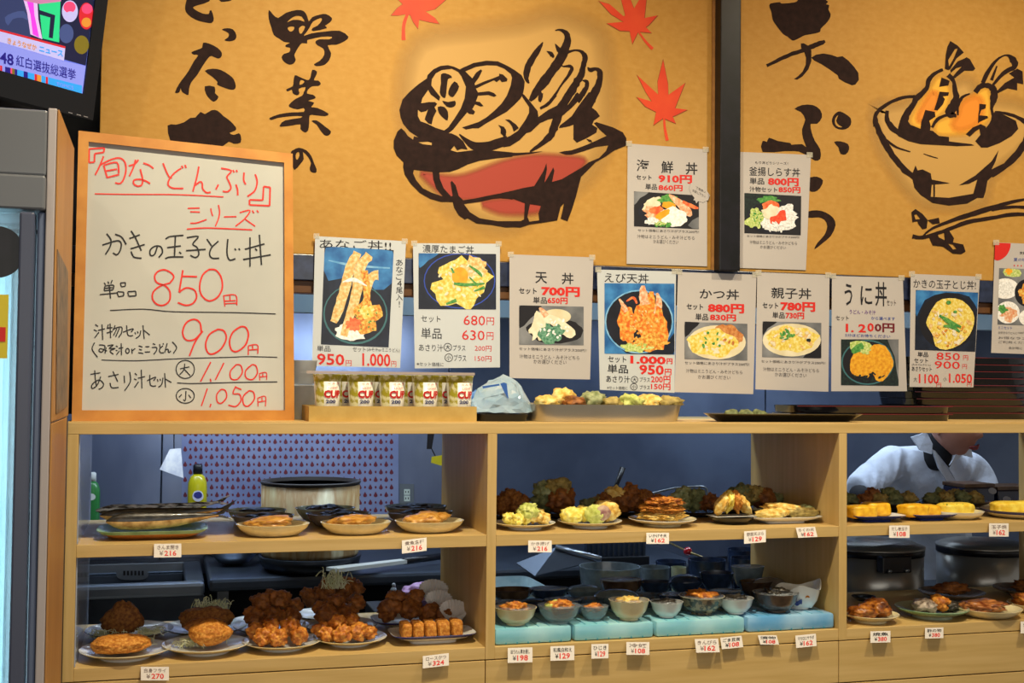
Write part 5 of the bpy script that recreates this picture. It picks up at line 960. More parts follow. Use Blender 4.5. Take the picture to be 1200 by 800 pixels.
for n_, (u, Y, dz, r_px, lab) in enumerate(((508, .33, .045, 16, 'rearmost pleated paper cup on the lower left shelf'), (514, .27, .032, 15, 'middle pleated paper cup behind the sliced cutlet'), (532, .20, .018, 16, 'nearest pleated paper cup by the first divider'))):
    c = at(u, Y, Z2+dz+.004); s_ = mpp(c)*r_px; mb = MB(); n = 44; vs = []; fs = []
    for j, (rr, zz) in enumerate(((.55, 0), (.56, .02), (1, .75), (1.0, .79), (.54, .06), (.0, .05))):
        for q in range(n):
            an = 2*math.pi*q/n; w = 1+(.11 if q % 2 else -.11)*(rr > .6); vs.append(c+Vector((rr*w*s_*math.cos(an), rr*w*s_*math.sin(an)*.6, zz*s_+(.5*rr*s_*math.sin(an)+.2*s_*rr))))
    for j in range(5):
        for q in range(n): q2 = (q+1) % n; fs.append((j*n+q, j*n+q2, (j+1)*n+q2, (j+1)*n+q))
    o = mesh('paper_cup', vs, fs, m_pap); origin_to(o, c); tag(o, lab, 'paper cup', 'pleated paper cups')
# ---------------------------------------------------------------- middle bay, upper shelf
def heap(u, Y, z, spots, m, name, where, cat='tempura', sub=4, amp=.3, grp=None):
    ods = ordinals([(q[0], 0, q[2]) for q in spots])
    for n_, (du, dY, dz, s_) in enumerate(spots):
        mm = m[n_ % len(m)] if isinstance(m, list) else m
        food(name, u+du, Y+dY, z+dz, s_, s_*.8, s_*.75, mm, ods[n_]+' tempura lump '+where, cat, u*.13+n_*1.3, amp, 3.6, sub, rot=(0, 0, n_), group=grp or 'tempura '+where, fine=.1)
dish('plate', 615, .10, Z1, 36, 'white plate with yellow green tempura at the left of the middle bay', m='white', rim='cream')
heap(617, .09, Z1+.008, [(-20, 0, 0, 9), (-10, -.01, 0, 9), (-2, .01, 0, 12), (2, .0, .014, 12), (12, .01, .002, 11), (20, .01, 0, 9)], [F_yel, F_yel, F_yel, F_lime, F_temp, F_temp], 'tempura', 'on the plate at the left of the middle bay')
dish('plate', 691, .10, Z1, 38, 'white plate with round pumpkin and sweet potato tempura', m='white', rim='cream')
heap(691, .09, Z1+.008, [(-21, 0, 0, 14), (-8, .02, .002, 13), (6, -.005, 0, 15), (20, .01, .002, 16)], [F_yel, F_yel, F_lime, F_temp], 'tempura', 'on the second plate of the middle bay', amp=.14)
food('sweet_potato_slice', 707, .065, Z1+.018, 9, 6, 9, F_pur, 'purple rimmed sweet potato slice leaning on the second plate of the middle bay', 'tempura', 77, .1, 3, 3)
dish('plate', 776, .10, Z1, 40, 'cream oval plate under a tall orange kakiage', m='cream', rim='white')
for n_, (du, dz, rx, rz, mm) in enumerate(((0, 0, 28, 5.5, F_temp), (-1, .019, 24, 5.5, F_crumb), (2, .0375, 22, 5, F_or))):
    food('kakiage', 776+du, .09, Z1+.009+dz, rx, 22, rz, mm, ['lowest golden layer of the kakiage stack on the cream oval plate', 'middle layer of the orange kakiage stack', 'reddish top layer of the orange kakiage stack'][n_], 'kakiage', 60+n_, .26, 4.5, 5, fine=.14)
dish('dish', 857, .11, Z1, 27, 'small black dish lined with paper under stick tempura', m='black', h=.017, cat='dish')
m_nap = mat('white_napkin', '#c8c8c4', rough=.6); mb = MB(); c = at(857, .11, Z1+.0185); s_ = mpp(c); mb.box((c.x-26*s_, c.y-.03, c.z), (c.x+26*s_, c.y+.03, c.z+.0008), 0); o = mb.build('paper_napkin', m_nap); origin_to(o, c); tag(o, 'white paper lining the small black dish', 'napkin')
for n_, (u, dz, a) in enumerate(((845, 0, .5), (853, .003, .15), (862, .003, -.2), (871, 0, -.5))): food('tempura_stick', u, .10, Z1+.0195+dz, 5.5, 12, 13, [F_temp, F_yel, F_crumb, F_temp][n_], ['leftmost', 'second', 'third', 'rightmost'][n_]+' upright tempura stick on the small black dish', 'tempura', 80+n_, .2, 3, 4, rot=(0, a, 0), group='stick tempura on the black dish')
dish('plate', 928, .10, Z1, 45, 'long white rectangular plate of pale tempura beside the second divider', m='white', sy=.5, sq=5, h=.016, name='oblong_plate')
for n_, (u, dz, w, a, mm) in enumerate(((905, 0, 20, 0, F_temp), (940, 0, 24, 0, F_tempd), (920, .008, 28, .12, F_temp), (944, .004, 14, .1, F_green))): food('tempura_stick', u, .095+n_*.006, Z1+.009+dz, w, 9, 6, mm, ['left pale', 'right olive', 'upper long', 'green tinted'][n_]+' tempura stick on the long white plate', 'tempura', 90+n_, .22, 3.5, 4, rot=(0, a, 0))
RB = 'in the shaded rear row of the middle bay'
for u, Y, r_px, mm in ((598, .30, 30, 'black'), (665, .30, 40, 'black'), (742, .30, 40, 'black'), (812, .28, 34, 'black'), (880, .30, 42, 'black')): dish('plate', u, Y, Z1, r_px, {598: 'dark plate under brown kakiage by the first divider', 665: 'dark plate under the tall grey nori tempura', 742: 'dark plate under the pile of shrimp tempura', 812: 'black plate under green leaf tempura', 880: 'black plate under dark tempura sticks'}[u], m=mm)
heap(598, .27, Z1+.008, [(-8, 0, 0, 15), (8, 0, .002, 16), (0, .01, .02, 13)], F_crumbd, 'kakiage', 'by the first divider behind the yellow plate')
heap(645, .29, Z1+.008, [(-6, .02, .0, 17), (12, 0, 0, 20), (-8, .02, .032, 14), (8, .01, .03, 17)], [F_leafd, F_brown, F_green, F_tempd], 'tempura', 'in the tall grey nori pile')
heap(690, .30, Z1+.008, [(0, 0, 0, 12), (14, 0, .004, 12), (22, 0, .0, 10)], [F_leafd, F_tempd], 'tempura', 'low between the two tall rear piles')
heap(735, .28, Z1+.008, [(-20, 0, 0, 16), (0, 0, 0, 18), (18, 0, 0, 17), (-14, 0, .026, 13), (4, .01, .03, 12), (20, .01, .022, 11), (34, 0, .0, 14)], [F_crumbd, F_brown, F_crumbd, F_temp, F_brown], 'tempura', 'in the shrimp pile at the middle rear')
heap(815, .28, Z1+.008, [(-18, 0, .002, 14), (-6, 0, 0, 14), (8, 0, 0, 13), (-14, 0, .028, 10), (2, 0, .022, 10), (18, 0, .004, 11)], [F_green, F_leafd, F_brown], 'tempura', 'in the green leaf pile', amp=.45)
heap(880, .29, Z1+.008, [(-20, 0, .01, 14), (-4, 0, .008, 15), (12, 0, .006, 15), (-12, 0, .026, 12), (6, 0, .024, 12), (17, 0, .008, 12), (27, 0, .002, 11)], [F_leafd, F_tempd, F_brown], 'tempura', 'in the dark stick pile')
# ---------------------------------------------------------------- right bay, upper shelf
dish('plate', 1022, .09, Z1, 34, 'left blue and white square plate of yellow rolled omelette', m='white', rim='blue', base='blue', sy=.8, sq=5, h=.016, name='square_plate'); dish('plate', 1086, .09, Z1, 30, 'second blue and white square plate of yellow rolled omelette', m='white', rim='blue', base='blue', sy=.8, sq=5, h=.016, name='square_plate')
omelette(1008, .08, Z1+.0085, 18, 7.5, m_omel, 'leftmost yellow rolled omelette in the right bay', 1); omelette(1026, .12, Z1+.0085, 16, 8, m_omel, 'yellow rolled omelette half behind the leftmost one', 2); omelette(1070, .08, Z1+.0085, 17, 7.5, m_omel, 'yellow rolled omelette on the second blue square plate', 3); omelette(1088, .095, Z1+.0085, 11, 6.5, m_omel, 'short yellow rolled omelette at the right end of the second square plate', 4)
for u, r_px, lab, lab2 in ((1121, 31, 'cream oval plate of green flecked omelette', 'green flecked omelette on the cream oval plate'), (1192, 42, 'large cream plate of green flecked omelette cut by the picture edge', 'large green flecked omelette at the right edge')):
    dish('dish', u, .10, Z1, r_px, lab, m='cream', rim='white' if u < 1150 else 'blue', h=.02, cat='plate'); o = omelette(u-2, .09, Z1+.0085, r_px*.72, 7.5, m_omelg, lab2, u); c = o.location
    mb = MB(); rr = random.Random(u)
    for _ in range(40):
        x, y = rr.uniform(-1, 1)*r_px*.62*mpp(c), rr.uniform(-.022, .012); zt_ = 15*mpp(c)*.93; mb.box((c.x+x, c.y+y, c.z+zt_-.002), (c.x+x+.003, c.y+y+.0015, c.z+zt_+.0012))
    q = mb.build('chive_flecks', m_chive, o); q['kind'] = 'stuff'
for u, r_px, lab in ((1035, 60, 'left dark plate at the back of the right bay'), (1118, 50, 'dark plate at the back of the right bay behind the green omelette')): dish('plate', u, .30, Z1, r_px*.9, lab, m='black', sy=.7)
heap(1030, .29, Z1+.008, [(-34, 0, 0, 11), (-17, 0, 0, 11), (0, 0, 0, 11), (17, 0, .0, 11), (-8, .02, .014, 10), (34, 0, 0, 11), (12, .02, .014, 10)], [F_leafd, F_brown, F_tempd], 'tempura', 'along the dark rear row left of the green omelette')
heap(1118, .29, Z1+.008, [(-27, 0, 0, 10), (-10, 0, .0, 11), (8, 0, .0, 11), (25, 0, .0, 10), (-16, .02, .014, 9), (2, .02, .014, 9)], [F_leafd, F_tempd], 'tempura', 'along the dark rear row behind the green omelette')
# ---------------------------------------------------------------- middle bay, lower shelf: ice packs and small bowls
m_ice = mat('ice_pack', '#7cc0d2', '#a8d8e2', rough=.3, scale=9, sss=.1, coat=.4, alpha=1); m_ice2 = mat('ice_pack_blue', '#5c9fd2', '#9cc6e4', rough=.3, scale=9, coat=.4)
for n_, (u0, u1) in enumerate(((582, 671), (673, 767), (769, 874), (876, 979))):
    a, b = at(u0, .01, Z2).x+.001, at(u1, .01, Z2).x-.001
    if n_ == 3: b = min(b, 2*PB-CO-.004)
    if n_ == 0: a = PB+.003
    o = MB().box((a, .012, Z2+.0004), (b, .40, Z2+.038), .007).build('ice_pack', m_ice if n_ < 3 else m_ice2); smooth_by_angle(o, .6); origin_to(o, ((a+b)/2, .2, Z2)); tag(o, ['leftmost', 'second', 'third', 'rightmost deeper blue'][n_]+' flat ice pack under the small bowls', 'ice pack', 'ice packs')
    mb = MB(); kx = int((b-a)/.03)
    for j in range(1, kx+1): x = a+(b-a)*j/(kx+1); mb.box((x-.0012, .0112, Z2+.002), (x+.0012, .0125, Z2+.006)); mb.box((x-.001, .018, Z2+.0378), (x+.001, .39, Z2+.0386))
    g = mb.build('moulded_rib', mat('ice_rib', '#2f93ae', rough=.3), o); g['kind'] = 'stuff'
ZI = Z2+.0388
SB = [ # kind,u,Y,r,mat,h,label,food(m,label)
    ('bowl', 604, .05, 25, 'cream', .040, 'cream bowl wrapped in film at the left of the ice packs', (F_or, 'orange garnish in the leftmost cream bowl')),
    ('bowl', 655, .05, 25.5, 'glass', .040, 'clear glass bowl with orange and green garnish', (F_or, 'orange carrot piece in the clear glass bowl')),
    ('bowl', 696, .06, 17.5, 'glass', .033, 'smaller clear glass bowl of orange strips', (F_or, 'orange strips in the smaller glass bowl')),
    ('bowl', 737, .045, 24, 'cream', .047, 'tall cream ribbed bowl above the curled price tag', (F_temp, 'pale tofu in the tall cream ribbed bowl')),
    ('bowl', 781, .055, 19.5, 'white', .037, 'white bowl of black seaweed', (m_fish, 'black seaweed salad in the white bowl')),
    ('bowl', 822, .075, 27, 'pattern', .044, 'dark patterned bowl with an orange inside', (F_or, 'orange simmered roots in the dark patterned bowl')),
    ('bowl', 862, .06, 21, 'white', .038, 'white bowl with brown strips right of the dark patterned bowl', (m_fish, 'brown seaweed strips in the white bowl right of the patterned one')),
    ('bowl', 909, .06, 27, 'brown', .047, 'glossy dark brown bowl with a gold rim on the deep blue ice pack', (m_fish, 'dark stew in the glossy brown bowl'))]
for n_, (kd, u, Y, r_px, mm, h, lab, fd) in enumerate(SB):
    o, c, r, h = dish(kd, u, Y, ZI, r_px, lab, 'bowl', m=mm, h=h, rim='cream' if mm == 'pattern' else None)
    food('side_dish', u, Y, c.z+h*.45, r_px*.6, r_px*.5, r_px*.28, fd[0], fd[1], 'food', 120+n_, .4, 4.5, 4, fine=.15)
    MB().lathe([(r*.99, h*.999), (r*.7, h*.985), (r*.3, h*.97), (0, h*.965)], c, 36).build('cling_film', mat('cling_film', '#dfe8ee', rough=.2, alpha=.30, coat=1., bump=.6, bscale=60), o, True)
food('green_garnish', 647, .05, ZI+.026, 9, 8, 5, F_lime, 'pale green garnish beside the carrot in the glass bowl', 'food', 150, .3, 4, 3)
o, c, r, h = dish('bowl', 951, .09, ZI, 26, 'tall white and blue irregular bowl with a torn edge by the second divider', 'bowl', m='white', h=.056, wob=.12, seed=3)
for v in o.data.vertices:
    t = max(0, v.co.z/.056)**2; v.co.z += t*(.006*math.sin(math.atan2(v.co.y, v.co.x)*3+1)+.010*v.co.x/r)
k = MB()
for (a0, z0, z1, w) in ((-2.0, .012, .034, .010), (-1.75, .008, .026, .007), (-1.25, .028, .036, .012)):
    for t in (0, 1):
        pass
def patch(o_c, rb, rt, hh, a0, a1, z0, z1, m, par):
    vs = []; fs = []; n = 8
    for j in range(2):
        for i_ in range(n+1):
            a = a0+(a1-a0)*i_/n; z = z0 if j == 0 else z1; zz = z+.003*math.sin(i_*1.1); t = zz/hh; rr = (rb+(rt-rb)*min(1, t**.7))*(1+.12*noise.noise(Vector((math.cos(a)*1.5, math.sin(a)*1.5, 3))))+.0012
            vs.append(Vector(o_c)+Vector((rr*math.cos(a), rr*math.sin(a), zz)))
    fs = [(i_, i_+1, n+2+i_, n+1+i_) for i_ in range(n)]
    mesh('glaze_patch', vs, fs, m, par)
patch(c, r*.55, r*.98, .056, -2.5, -1.9, .014, .026, DC['blue'], o); patch(c, r*.55, r*.98, .056, -1.75, -1.25, .032, .037, mat('gold_orange_glaze', '#b06a1c', rough=.25), o)
# second and third rows: dark lidded and wrapped bowls
D2 = [(595, .18, 17, 'dark', .032), (625, .19, 17, 'navy', .034), (660, .17, 21, 'navy', .034), (692, .18, 15, 'dark', .032), (722, .20, 23, 'slate', .050), (758, .19, 17, 'dark', .034), (789, .17, 17, 'navy', .036), (819, .20, 16, 'navy', .036), (850, .18, 18, 'dark', .038), (886, .25, 18, 'brown', .048), (928, .26, 18, 'grey', .056),
      (600, .32, 22, 'brown', .038), (643, .32, 21, 'navy', .036), (684, .32, 18, 'slate', .042), (728, .33, 23, 'brown', .052), (768, .32, 17, 'navy', .044), (803, .34, 18, 'navy', .058), (840, .33, 18, 'navy', .062), (876, .37, 18, 'slate', .070)]
for n_, (u, Y, r_px, mm, h) in enumerate(D2):
    lid = n_ % 3 == 1
    nei = {595: 'against the first divider', 625: 'right of the one against the first divider', 660: 'behind the clear glass bowl', 692: 'behind the smaller glass bowl', 722: 'wide, behind the tall cream bowl', 758: 'right of the wide one behind the tall cream bowl', 789: 'behind the white seaweed bowl', 819: 'behind the patterned bowl', 850: 'behind the second white bowl', 886: 'left of the glossy brown bowl', 928: 'behind the torn-edged white bowl'}
    lab = {'dark': 'mottled dark', 'navy': 'navy black', 'slate': 'slate grey', 'brown': 'dark brown', 'grey': 'brown grey'}[mm]+(' lidded' if lid else '')+' bowl '+(nei.get(u) or 'in the back row of the ice packs, '+{600: 'first', 643: 'second', 684: 'third', 728: 'fourth', 768: 'fifth', 803: 'sixth', 840: 'seventh', 876: 'last'}[u]+' from the left')
    o, c, r, h = dish('lidded' if lid else 'bowl', u, Y, ZI, r_px*1.16, lab, 'bowl', m=mm, h=h*.9, sy=.74)
    if not lid and n_ % 2 == 0: MB().lathe([(r*.99, h*1.0), (r*.6, h*1.02), (0, h*1.03)], c, 36, sy=.74, wob=.02).build('cling_film', MATS['cling_film'], o, True)
food('orange_side_dish', 990, .19, ZI+.02, 1, 1, 1, F_or, 'x', 'x', 1) if False else None
# ---------------------------------------------------------------- right bay, lower shelf
dish('plate', 1020, .07, Z2, 33, 'cream plate of browned grilled fish by the second divider', m='cream', h=.02); dish('plate', 1092, .09, Z2, 42, 'green rimmed plate of pickled fish', m='celadon', rim='green', h=.024); dish('dish', 1157, .07, Z2, 39, 'cream oval dish of reddish simmered squid', m='cream', h=.022); dish('dish', 1216, .09, Z2, 34, 'cream dish of orange stew cut by the right edge', m='cream', h=.022)
dish('plate', 1115, .30, Z2, 38, 'brown plate with dark strips at the back of the right bay', m='grey', h=.022); dish('plate', 1210, .30, Z2, 40, 'rear plate at the right edge of the lower right bay', m='grey', h=.022)
dish('plate', 1012, .34, Z2, 14, 'small dark saucer at the back beside the second divider', m='black', h=.012)
F_gr = mat('browned_fish', '#5a2c0e', '#b8742a', rough=.35, scale=60, coat=.4, c3='#8a4c18', bump=.4)
food('grilled_fish_piece', 1010, .06, Z2+.0085, 17, 16, 9, F_gr, 'left piece of browned grilled fish on the cream plate', 'fish', 201, .25, 3); food('grilled_fish_piece', 1028, .07, Z2+.0085, 15, 16, 10, F_gr, 'right piece of browned grilled fish on the cream plate', 'fish', 202, .25, 3)
food('pickled_fish', 1083, .085, Z2+.0115, 14, 14, 8, mat('silver_pickle', '#5a4c44', '#c2b4a4', scale=70, rough=.3, coat=.4), 'silvery pickled fish left on the green rimmed plate', 'fish', 203, .25, 3); food('pickled_fish', 1100, .09, Z2+.0115, 11, 12, 9, F_or, 'orange pickled vegetable on the green rimmed plate', 'vegetable', 204, .25, 3); food('pickled_fish', 1113, .085, Z2+.0115, 9, 10, 6, m_fish, 'black seaweed roll right on the green rimmed plate', 'food', 205, .25, 3)
food('simmered_squid', 1152, .065, Z2+.01, 27, 22, 7, mat('red_brown_squid', '#6a2a12', '#c08048', rough=.3, scale=50, coat=.5, stretch=(.6, 2, 2)), 'reddish brown simmered squid in the cream oval dish', 'squid', 206, .25, 3.5); food('simmered_stew', 1212, .09, Z2+.009, 24, 20, 8, F_or, 'orange stew in the cream dish at the right edge', 'food', 207, .3, 3.5)
food('dark_strips', 1115, .30, Z2+.0105, 20, 14, 7, F_brown, 'dark brown strips on the rear brown plate', 'food', 208, .3, 4); food('dark_strips', 1206, .30, Z2+.0105, 18, 16, 6, F_brown, 'dark food on the rear plate at the right edge', 'food', 209, .4, 5)
for o in list(S.objects):
    if '_h' in o: del o['_h']
# ================================================================ KITCHEN BEHIND THE CABINET
m_st = mat('kitchen_steel', '#8c949e', '#a9b1ba', rough=.3, metal=.9, scale=4, bump=.05); m_std = mat('kitchen_steel_dark', '#4c5460', '#646e7c', rough=.35, metal=.85, scale=4); m_dk = mat('kitchen_dark', '#101318', '#1a1e26', rough=.5, scale=5)
ZK = -.56
yS = P(170, 684.5, Z=ZK).y; xs0 = P(60, 684, Y=yS).x; xs1 = P(240, 684, Y=yS).x
sk = empty('kitchen_sink', ((xs0+xs1)/2, (yS+1.9)/2, FLOOR), 'deep stainless kitchen sink with a slotted overflow plate seen through the lower left bay', 'sink')
box('front_rim', (xs0, yS, ZK-.045), (xs1, yS+.05, ZK), m_st, sk, .012); box('right_rim', (xs1-.06, yS+.051, ZK-.04), (xs1, 1.86, ZK-.001), m_std, sk, .006); box('left_rim', (xs0, yS+.051, ZK-.04), (xs0+.06, 1.86, ZK-.001), m_std, sk, .006)
box('back_rim', (xs0, 1.861, ZK-.04), (xs1, 1.94, ZK), m_st, sk, .006); box('basin_back', (xs0+.061, 1.84, ZK-.33), (xs1-.061, 1.86, ZK-.041), m_std, sk); box('basin_floor', (xs0+.061, yS+.051, ZK-.35), (xs1-.061, 1.839, ZK-.331), m_std, sk)
box('apron', (xs0, yS+.02, FLOOR+.1), (xs1, yS+.045, ZK-.046), m_std, sk)
SB_ = Surf((0, 1.838, 0), (1, 0, 0), (0, 0, 1)); op = Ink(SB_, .002); op.poly([[(155+19*math.copysign(abs(math.cos(t*.2618))**.6, math.cos(t*.2618)), 671+8.5*math.copysign(abs(math.sin(t*.2618))**.7, math.sin(t*.2618))) for t in range(24)]]); ov = op.build('overflow_plate', m_st, sk)
op = Ink(SB_, .004)
for k in range(6): x = 144.5+k*4.3; op.poly([[(x, 668.5), (x+2.4, 668.5), (x+2.4, 674), (x, 674)]])
op.build('slots', m_black, ov)['kind'] = 'stuff'
yC = P(380, 674, Z=ZK+.012).y; xc0 = xs1+.012; xc1 = 2.05
wt = empty('steel_worktop', ((xc0+xc1)/2, (yC+1.94)/2, FLOOR), 'dark stainless worktop right of the sink behind the left bay', 'worktop')
box('top', (xc0, yC, ZK-.03), (xc1, 1.94, ZK+.012), m_std, wt, .012)
for x in (xc0+.03, xc0+.62, xc1-.05): box('leg', (x, yC+.05, FLOOR), (x+.035, yC+.085, ZK-.031), m_st, wt)
box('under_shelf', (xc0+.02, yC+.09, -1.1), (xc1-.02, 1.9, -1.07), m_dk, wt); box('back_panel', (xc0+.02, 1.91, FLOOR), (xc1-.02, 1.93, ZK-.031), m_dk, wt)
ZC = ZK+.0125
def top(o, loc, lab, cat, group=None): origin_to(o, loc); return tag(o, lab, cat, group)
c = at(274, yC+.3, ZC); r = 30*mpp(c); top(MB().lathe([(r*.3, 0), (r*.6, r*.12), (r*.9, r*.45), (r, r*.9), (r*1.03, r*.9), (r*.97, r*.88), (r*.6, r*.2), (0, r*.05)], c, 40).build('mixing_bowl', m_st, None, True), c, 'round stainless mixing bowl on the worktop right of the sink', 'bowl')
c = at(363, 1.5, ZC); r = 60*mpp(c); top(MB().lathe([(r*.8, 0), (r*.95, .02), (r, .05), (r*.99, .051), (0, .051)], c, 40).build('base_pan', mat('pan_grey', '#2a2f36', rough=.3, metal=.6), None, True), c, 'dark round base pan under the rusty tub on the worktop', 'pan')
kn = P(386, 667, Z=ZC+.02); k2 = P(470, 657, Z=ZC+.02); k3 = P(512, 652, Z=ZC+.02); sp = empty('spatula', Vector((kn.x, kn.y, ZC)), 'long white spatula with a black handle lying on the worktop', 'spatula')
kn.y -= .05; k2.y -= .05; k3.y -= .05; d_ = (k2-kn).normalized(); s_ = Vector((-d_.y, d_.x, 0))
mesh('blade', [kn-s_*.025, k2-s_*.018, k2+s_*.02, kn+s_*.03]+[v+Vector((0, 0, .012)) for v in (kn-s_*.025, k2-s_*.018, k2+s_*.02, kn+s_*.03)], [(0, 3, 2, 1), (4, 5, 6, 7), (0, 1, 5, 4), (1, 2, 6, 5), (2, 3, 7, 6), (3, 0, 4, 7)], mat('white_blade', '#c9ccc4', rough=.35), sp)
MB().tube([k2+Vector((0, 0, .006)), k3+Vector((0, 0, .008))], .012, 10).build('handle', m_black, sp, True)
# rusty tub
ctb = at(363, 1.5, ZC+.052); c = ctb; r = 58*mpp(c); zt_ = P(363, 565, Y=1.42).z-c.z
m_tub = mat('stained_tub', '#a39a74', '#c9c2a0', rough=.6, scale=9, stretch=(2, 2, .5), c3='#8a6a3c', lo=.3, hi=.7, detail=8)
tb = empty('round_tub', c, 'round stained cream tub with rust streaks and a dark rim', 'tub')
MB().lathe([(r*.96, 0), (r*.98, .01), (r*.985, zt_-.012), (r*.95, zt_-.012), (r*.94, .015), (0, .015)], c, 48).build('tub_wall', m_tub, tb, True); MB().lathe([(r*.985, zt_-.0118), (r*1.01, zt_-.004), (r*1.0, zt_), (r*.95, zt_), (r*.93, zt_-.0118)], c, 48).build('rim', mat('dark_rim', '#241d18', rough=.5), tb, True)
lz = P(230, 617, Y=1.86).z
o = box('wall_ledge', (-.9, 1.80, lz-.012), (.62, 1.945, lz), m_st, None, .002); origin_to(o, (-.1, 1.945, lz)); tag(o, 'narrow steel ledge on the kitchen wall carrying the bottles', 'shelf')
def bottle(u, Y, zb_, rpx, vtop, col, capc, lab, capfrac=.16):
    c = at(u, Y, zb_); r = rpx*mpp(c); H_ = P(u, vtop, Y=Y).z-zb_; e = empty('bottle', c, lab, 'bottle')
    MB().lathe([(r*.9, 0), (r, .004), (r, H_*.62), (r*.96, H_*.70), (r*.72, H_*.8), (r*.42, H_*.84), (r*.42, H_*(1-capfrac))], c, 28, sy=.7).build('bottle_body', mat('bottle_'+col, col, rough=.3, coat=.3), e, True)
    MB().lathe([(r*.5, H_*(1-capfrac)+.0002), (r*.48, H_-.004), (r*.3, H_), (0, H_)], c, 20, sy=.7).build('cap', mat('cap_'+capc, capc, rough=.35), e, True); return e, c, r, H_
e, c, r, H_ = bottle(230.5, 1.87, lz+.0003, 11, 543.5, '#c2b818', '#16161a', 'yellow squeeze bottle with a black cap standing before the patterned steel wall')
patch(c, r*.7, r*.7, .3, -2.4, -.8, 0, 0, DC['white'], e) if False else None
sL = Surf((0, 1.87-r*.72, 0), (1, 0, 0), (0, 0, 1)); k = Ink(sL, .001); k.ell(232, 581, 6.5, 6.5); k.build('round_label', mat('label_white', '#c8c8d8', rough=.4), e); k = Ink(sL, .002); k.ell(232, 580, 5, 4); k.build('label_print', mat('label_navy', '#2a2f78', rough=.4), e)
e, c, r, H_ = bottle(107, 1.87, lz+.0003, 9, 553, '#2f7a3c', '#cfd3d0', 'green bottle at the far left behind the clear lining of the left bay'); kb = Ink(Surf((0, 1.87-r*.72, 0), (1, 0, 0), (0, 0, 1)), .001); kb.ell(107, 582, 5, 4); kb.build('round_label', mat('label_pale', '#d0d4d0', rough=.4), e)
# patterned steel sheet with red drops
sW = Surf((0, YW-.014, 0), (1, 0, 0), (0, 0, 1)); ps = sheet('patterned_sheet', sW, [(213, 496), (467, 496), (467, 606), (213, 606)], mat('lavender_steel', '#7d8ab8', '#96a4cc', rough=.35, metal=.5, scale=3), None, 0, .001); origin_to(ps, sW.pt(340, 606)); tag(ps, 'pale steel wall sheet printed with rows of dark red drops', 'wall panel')
k = Ink(sW, .001); k2_ = []
for row in range(12):
    y = 508+row*8.9
    for j in range(21):
        x = 217+j*12.4+(6.2 if row % 2 else 0)
        if x > 463: continue
        k.poly([[(x, y-3.4), (x+1.0, y-1.6), (x+2.2, y+.6), (x+2.0, y+2.4), (x, y+3.3), (x-2.0, y+2.4), (x-2.2, y+.6), (x-1.0, y-1.6)]]); k.k = 0
        if x+6.2 < 464: k.ell(x+6.2, y+.4, 1.2, 1.6, n=7); k.k = 0
o = k.build('drop_print', mat('drop_red', '#64202e', rough=.5), ps); o['kind'] = 'stuff'
o = sheet('wall_outlet', sW, [(468.5, 566.5), (485, 567), (485, 590), (468.5, 590)], mat('outlet_plate', '#70787e', rough=.35, metal=.4), None, .004, .012); origin_to(o, sW.pt(477, 578)); tag(o, 'grey wall outlet with two white sockets right of the tub', 'outlet')
for v0 in (573, 580.5): q = sheet('socket', sW, [(473.5, v0), (480.5, v0), (480.5, v0+6.6), (473.5, v0+6.6)], mat('socket_white', '#c4cfc4', rough=.4), o, .006, .002); kk = Ink(sW, .0068); [kk.poly([[(x, v0+2), (x+1, v0+2), (x+1, v0+4.4), (x, v0+4.4)]]) for x in (475, 478)]; kk.build('slot', m_black, q)['kind'] = 'stuff'
sN = Surf((0, 1.7, 0), (1, 0, 0), (0, 0, 1))
o = sheet('reflection_sheet', sN, [(199, 526), (212, 525), (215, 560), (187, 550)], mat('reflection_white', '#d8dcea', '#ffffff', rough=.8, scale=30), None, 0, .01); origin_to(o, sN.pt(205, 526)); tag(o, 'small white sheet imitating a light reflection in the kitchen left of the yellow bottle', 'reflection')  # white sheet stands in for a lamp reflection on the steel wall
MB().tube([sN.pt(204, 527, -.004), sN.pt(204, 505, -.004)], .002, 6).build('string', m_black, o)  # cord added to the stand-in reflection
o = sheet('hanging_label', sN, [(506, 535), (518, 533), (519, 546), (505, 542)], mat('yellow_card', '#c4b418', rough=.5), None, 0, .003); origin_to(o, sN.pt(512, 534)); tag(o, 'yellow card clipped by the left edge of the first divider', 'card'); sheet('black_clip', sN, [(501, 508), (509, 508), (506, 526), (500, 526)], m_black, o, .001, .006); MB().tube([sN.pt(505, 524, -.003), sN.pt(511, 536, -.003)], .002, 6).build('string', m_black, o)
# overhead shelf seen between the posters
zo1, zo0 = P(600, 343, Y=1.35).z, P(600, 373, Y=1.35).z
oh = empty('overhead_shelf', (1.8, 1.55, zo0), 'pale steel overhead shelf showing between the posters', 'shelf'); box('fascia', (-.35, 1.35, zo0), (4.6, 1.37, zo1), mat('pale_hood', '#8fa9b8', '#a6bcc8', rough=.4, metal=.3, scale=3), oh, .003); box('shelf_board', (-.35, 1.371, zo1-.02), (4.6, 1.93, zo1), m_st, oh)
# pink bag and small bottle below the worktop
c = P(497, 712, Y=.85); o = blob('pink_bag', c, (.075, .05, .035), mat('pink_plastic', '#b58ab8', '#c9a0c8', rough=.3, scale=10), 5, .2, 2, 4); tag(o, 'pink plastic bag on the low crate behind the pleated paper cups', 'bag')
o = box('low_crate', (c.x-.15, .74, FLOOR), (min(c.x+.13, PB+.05), 1.0, c.z-.001), m_dk, None, .004); origin_to(o, (c.x, .87, FLOOR)); tag(o, 'dark crate standing under the pink bag behind the left bay', 'crate')
e, c, r, H_ = bottle(461, .85, c.z, 4.5, 683, '#8c9498', '#a8b0b4', 'small grey squeeze bottle beside the pink bag')
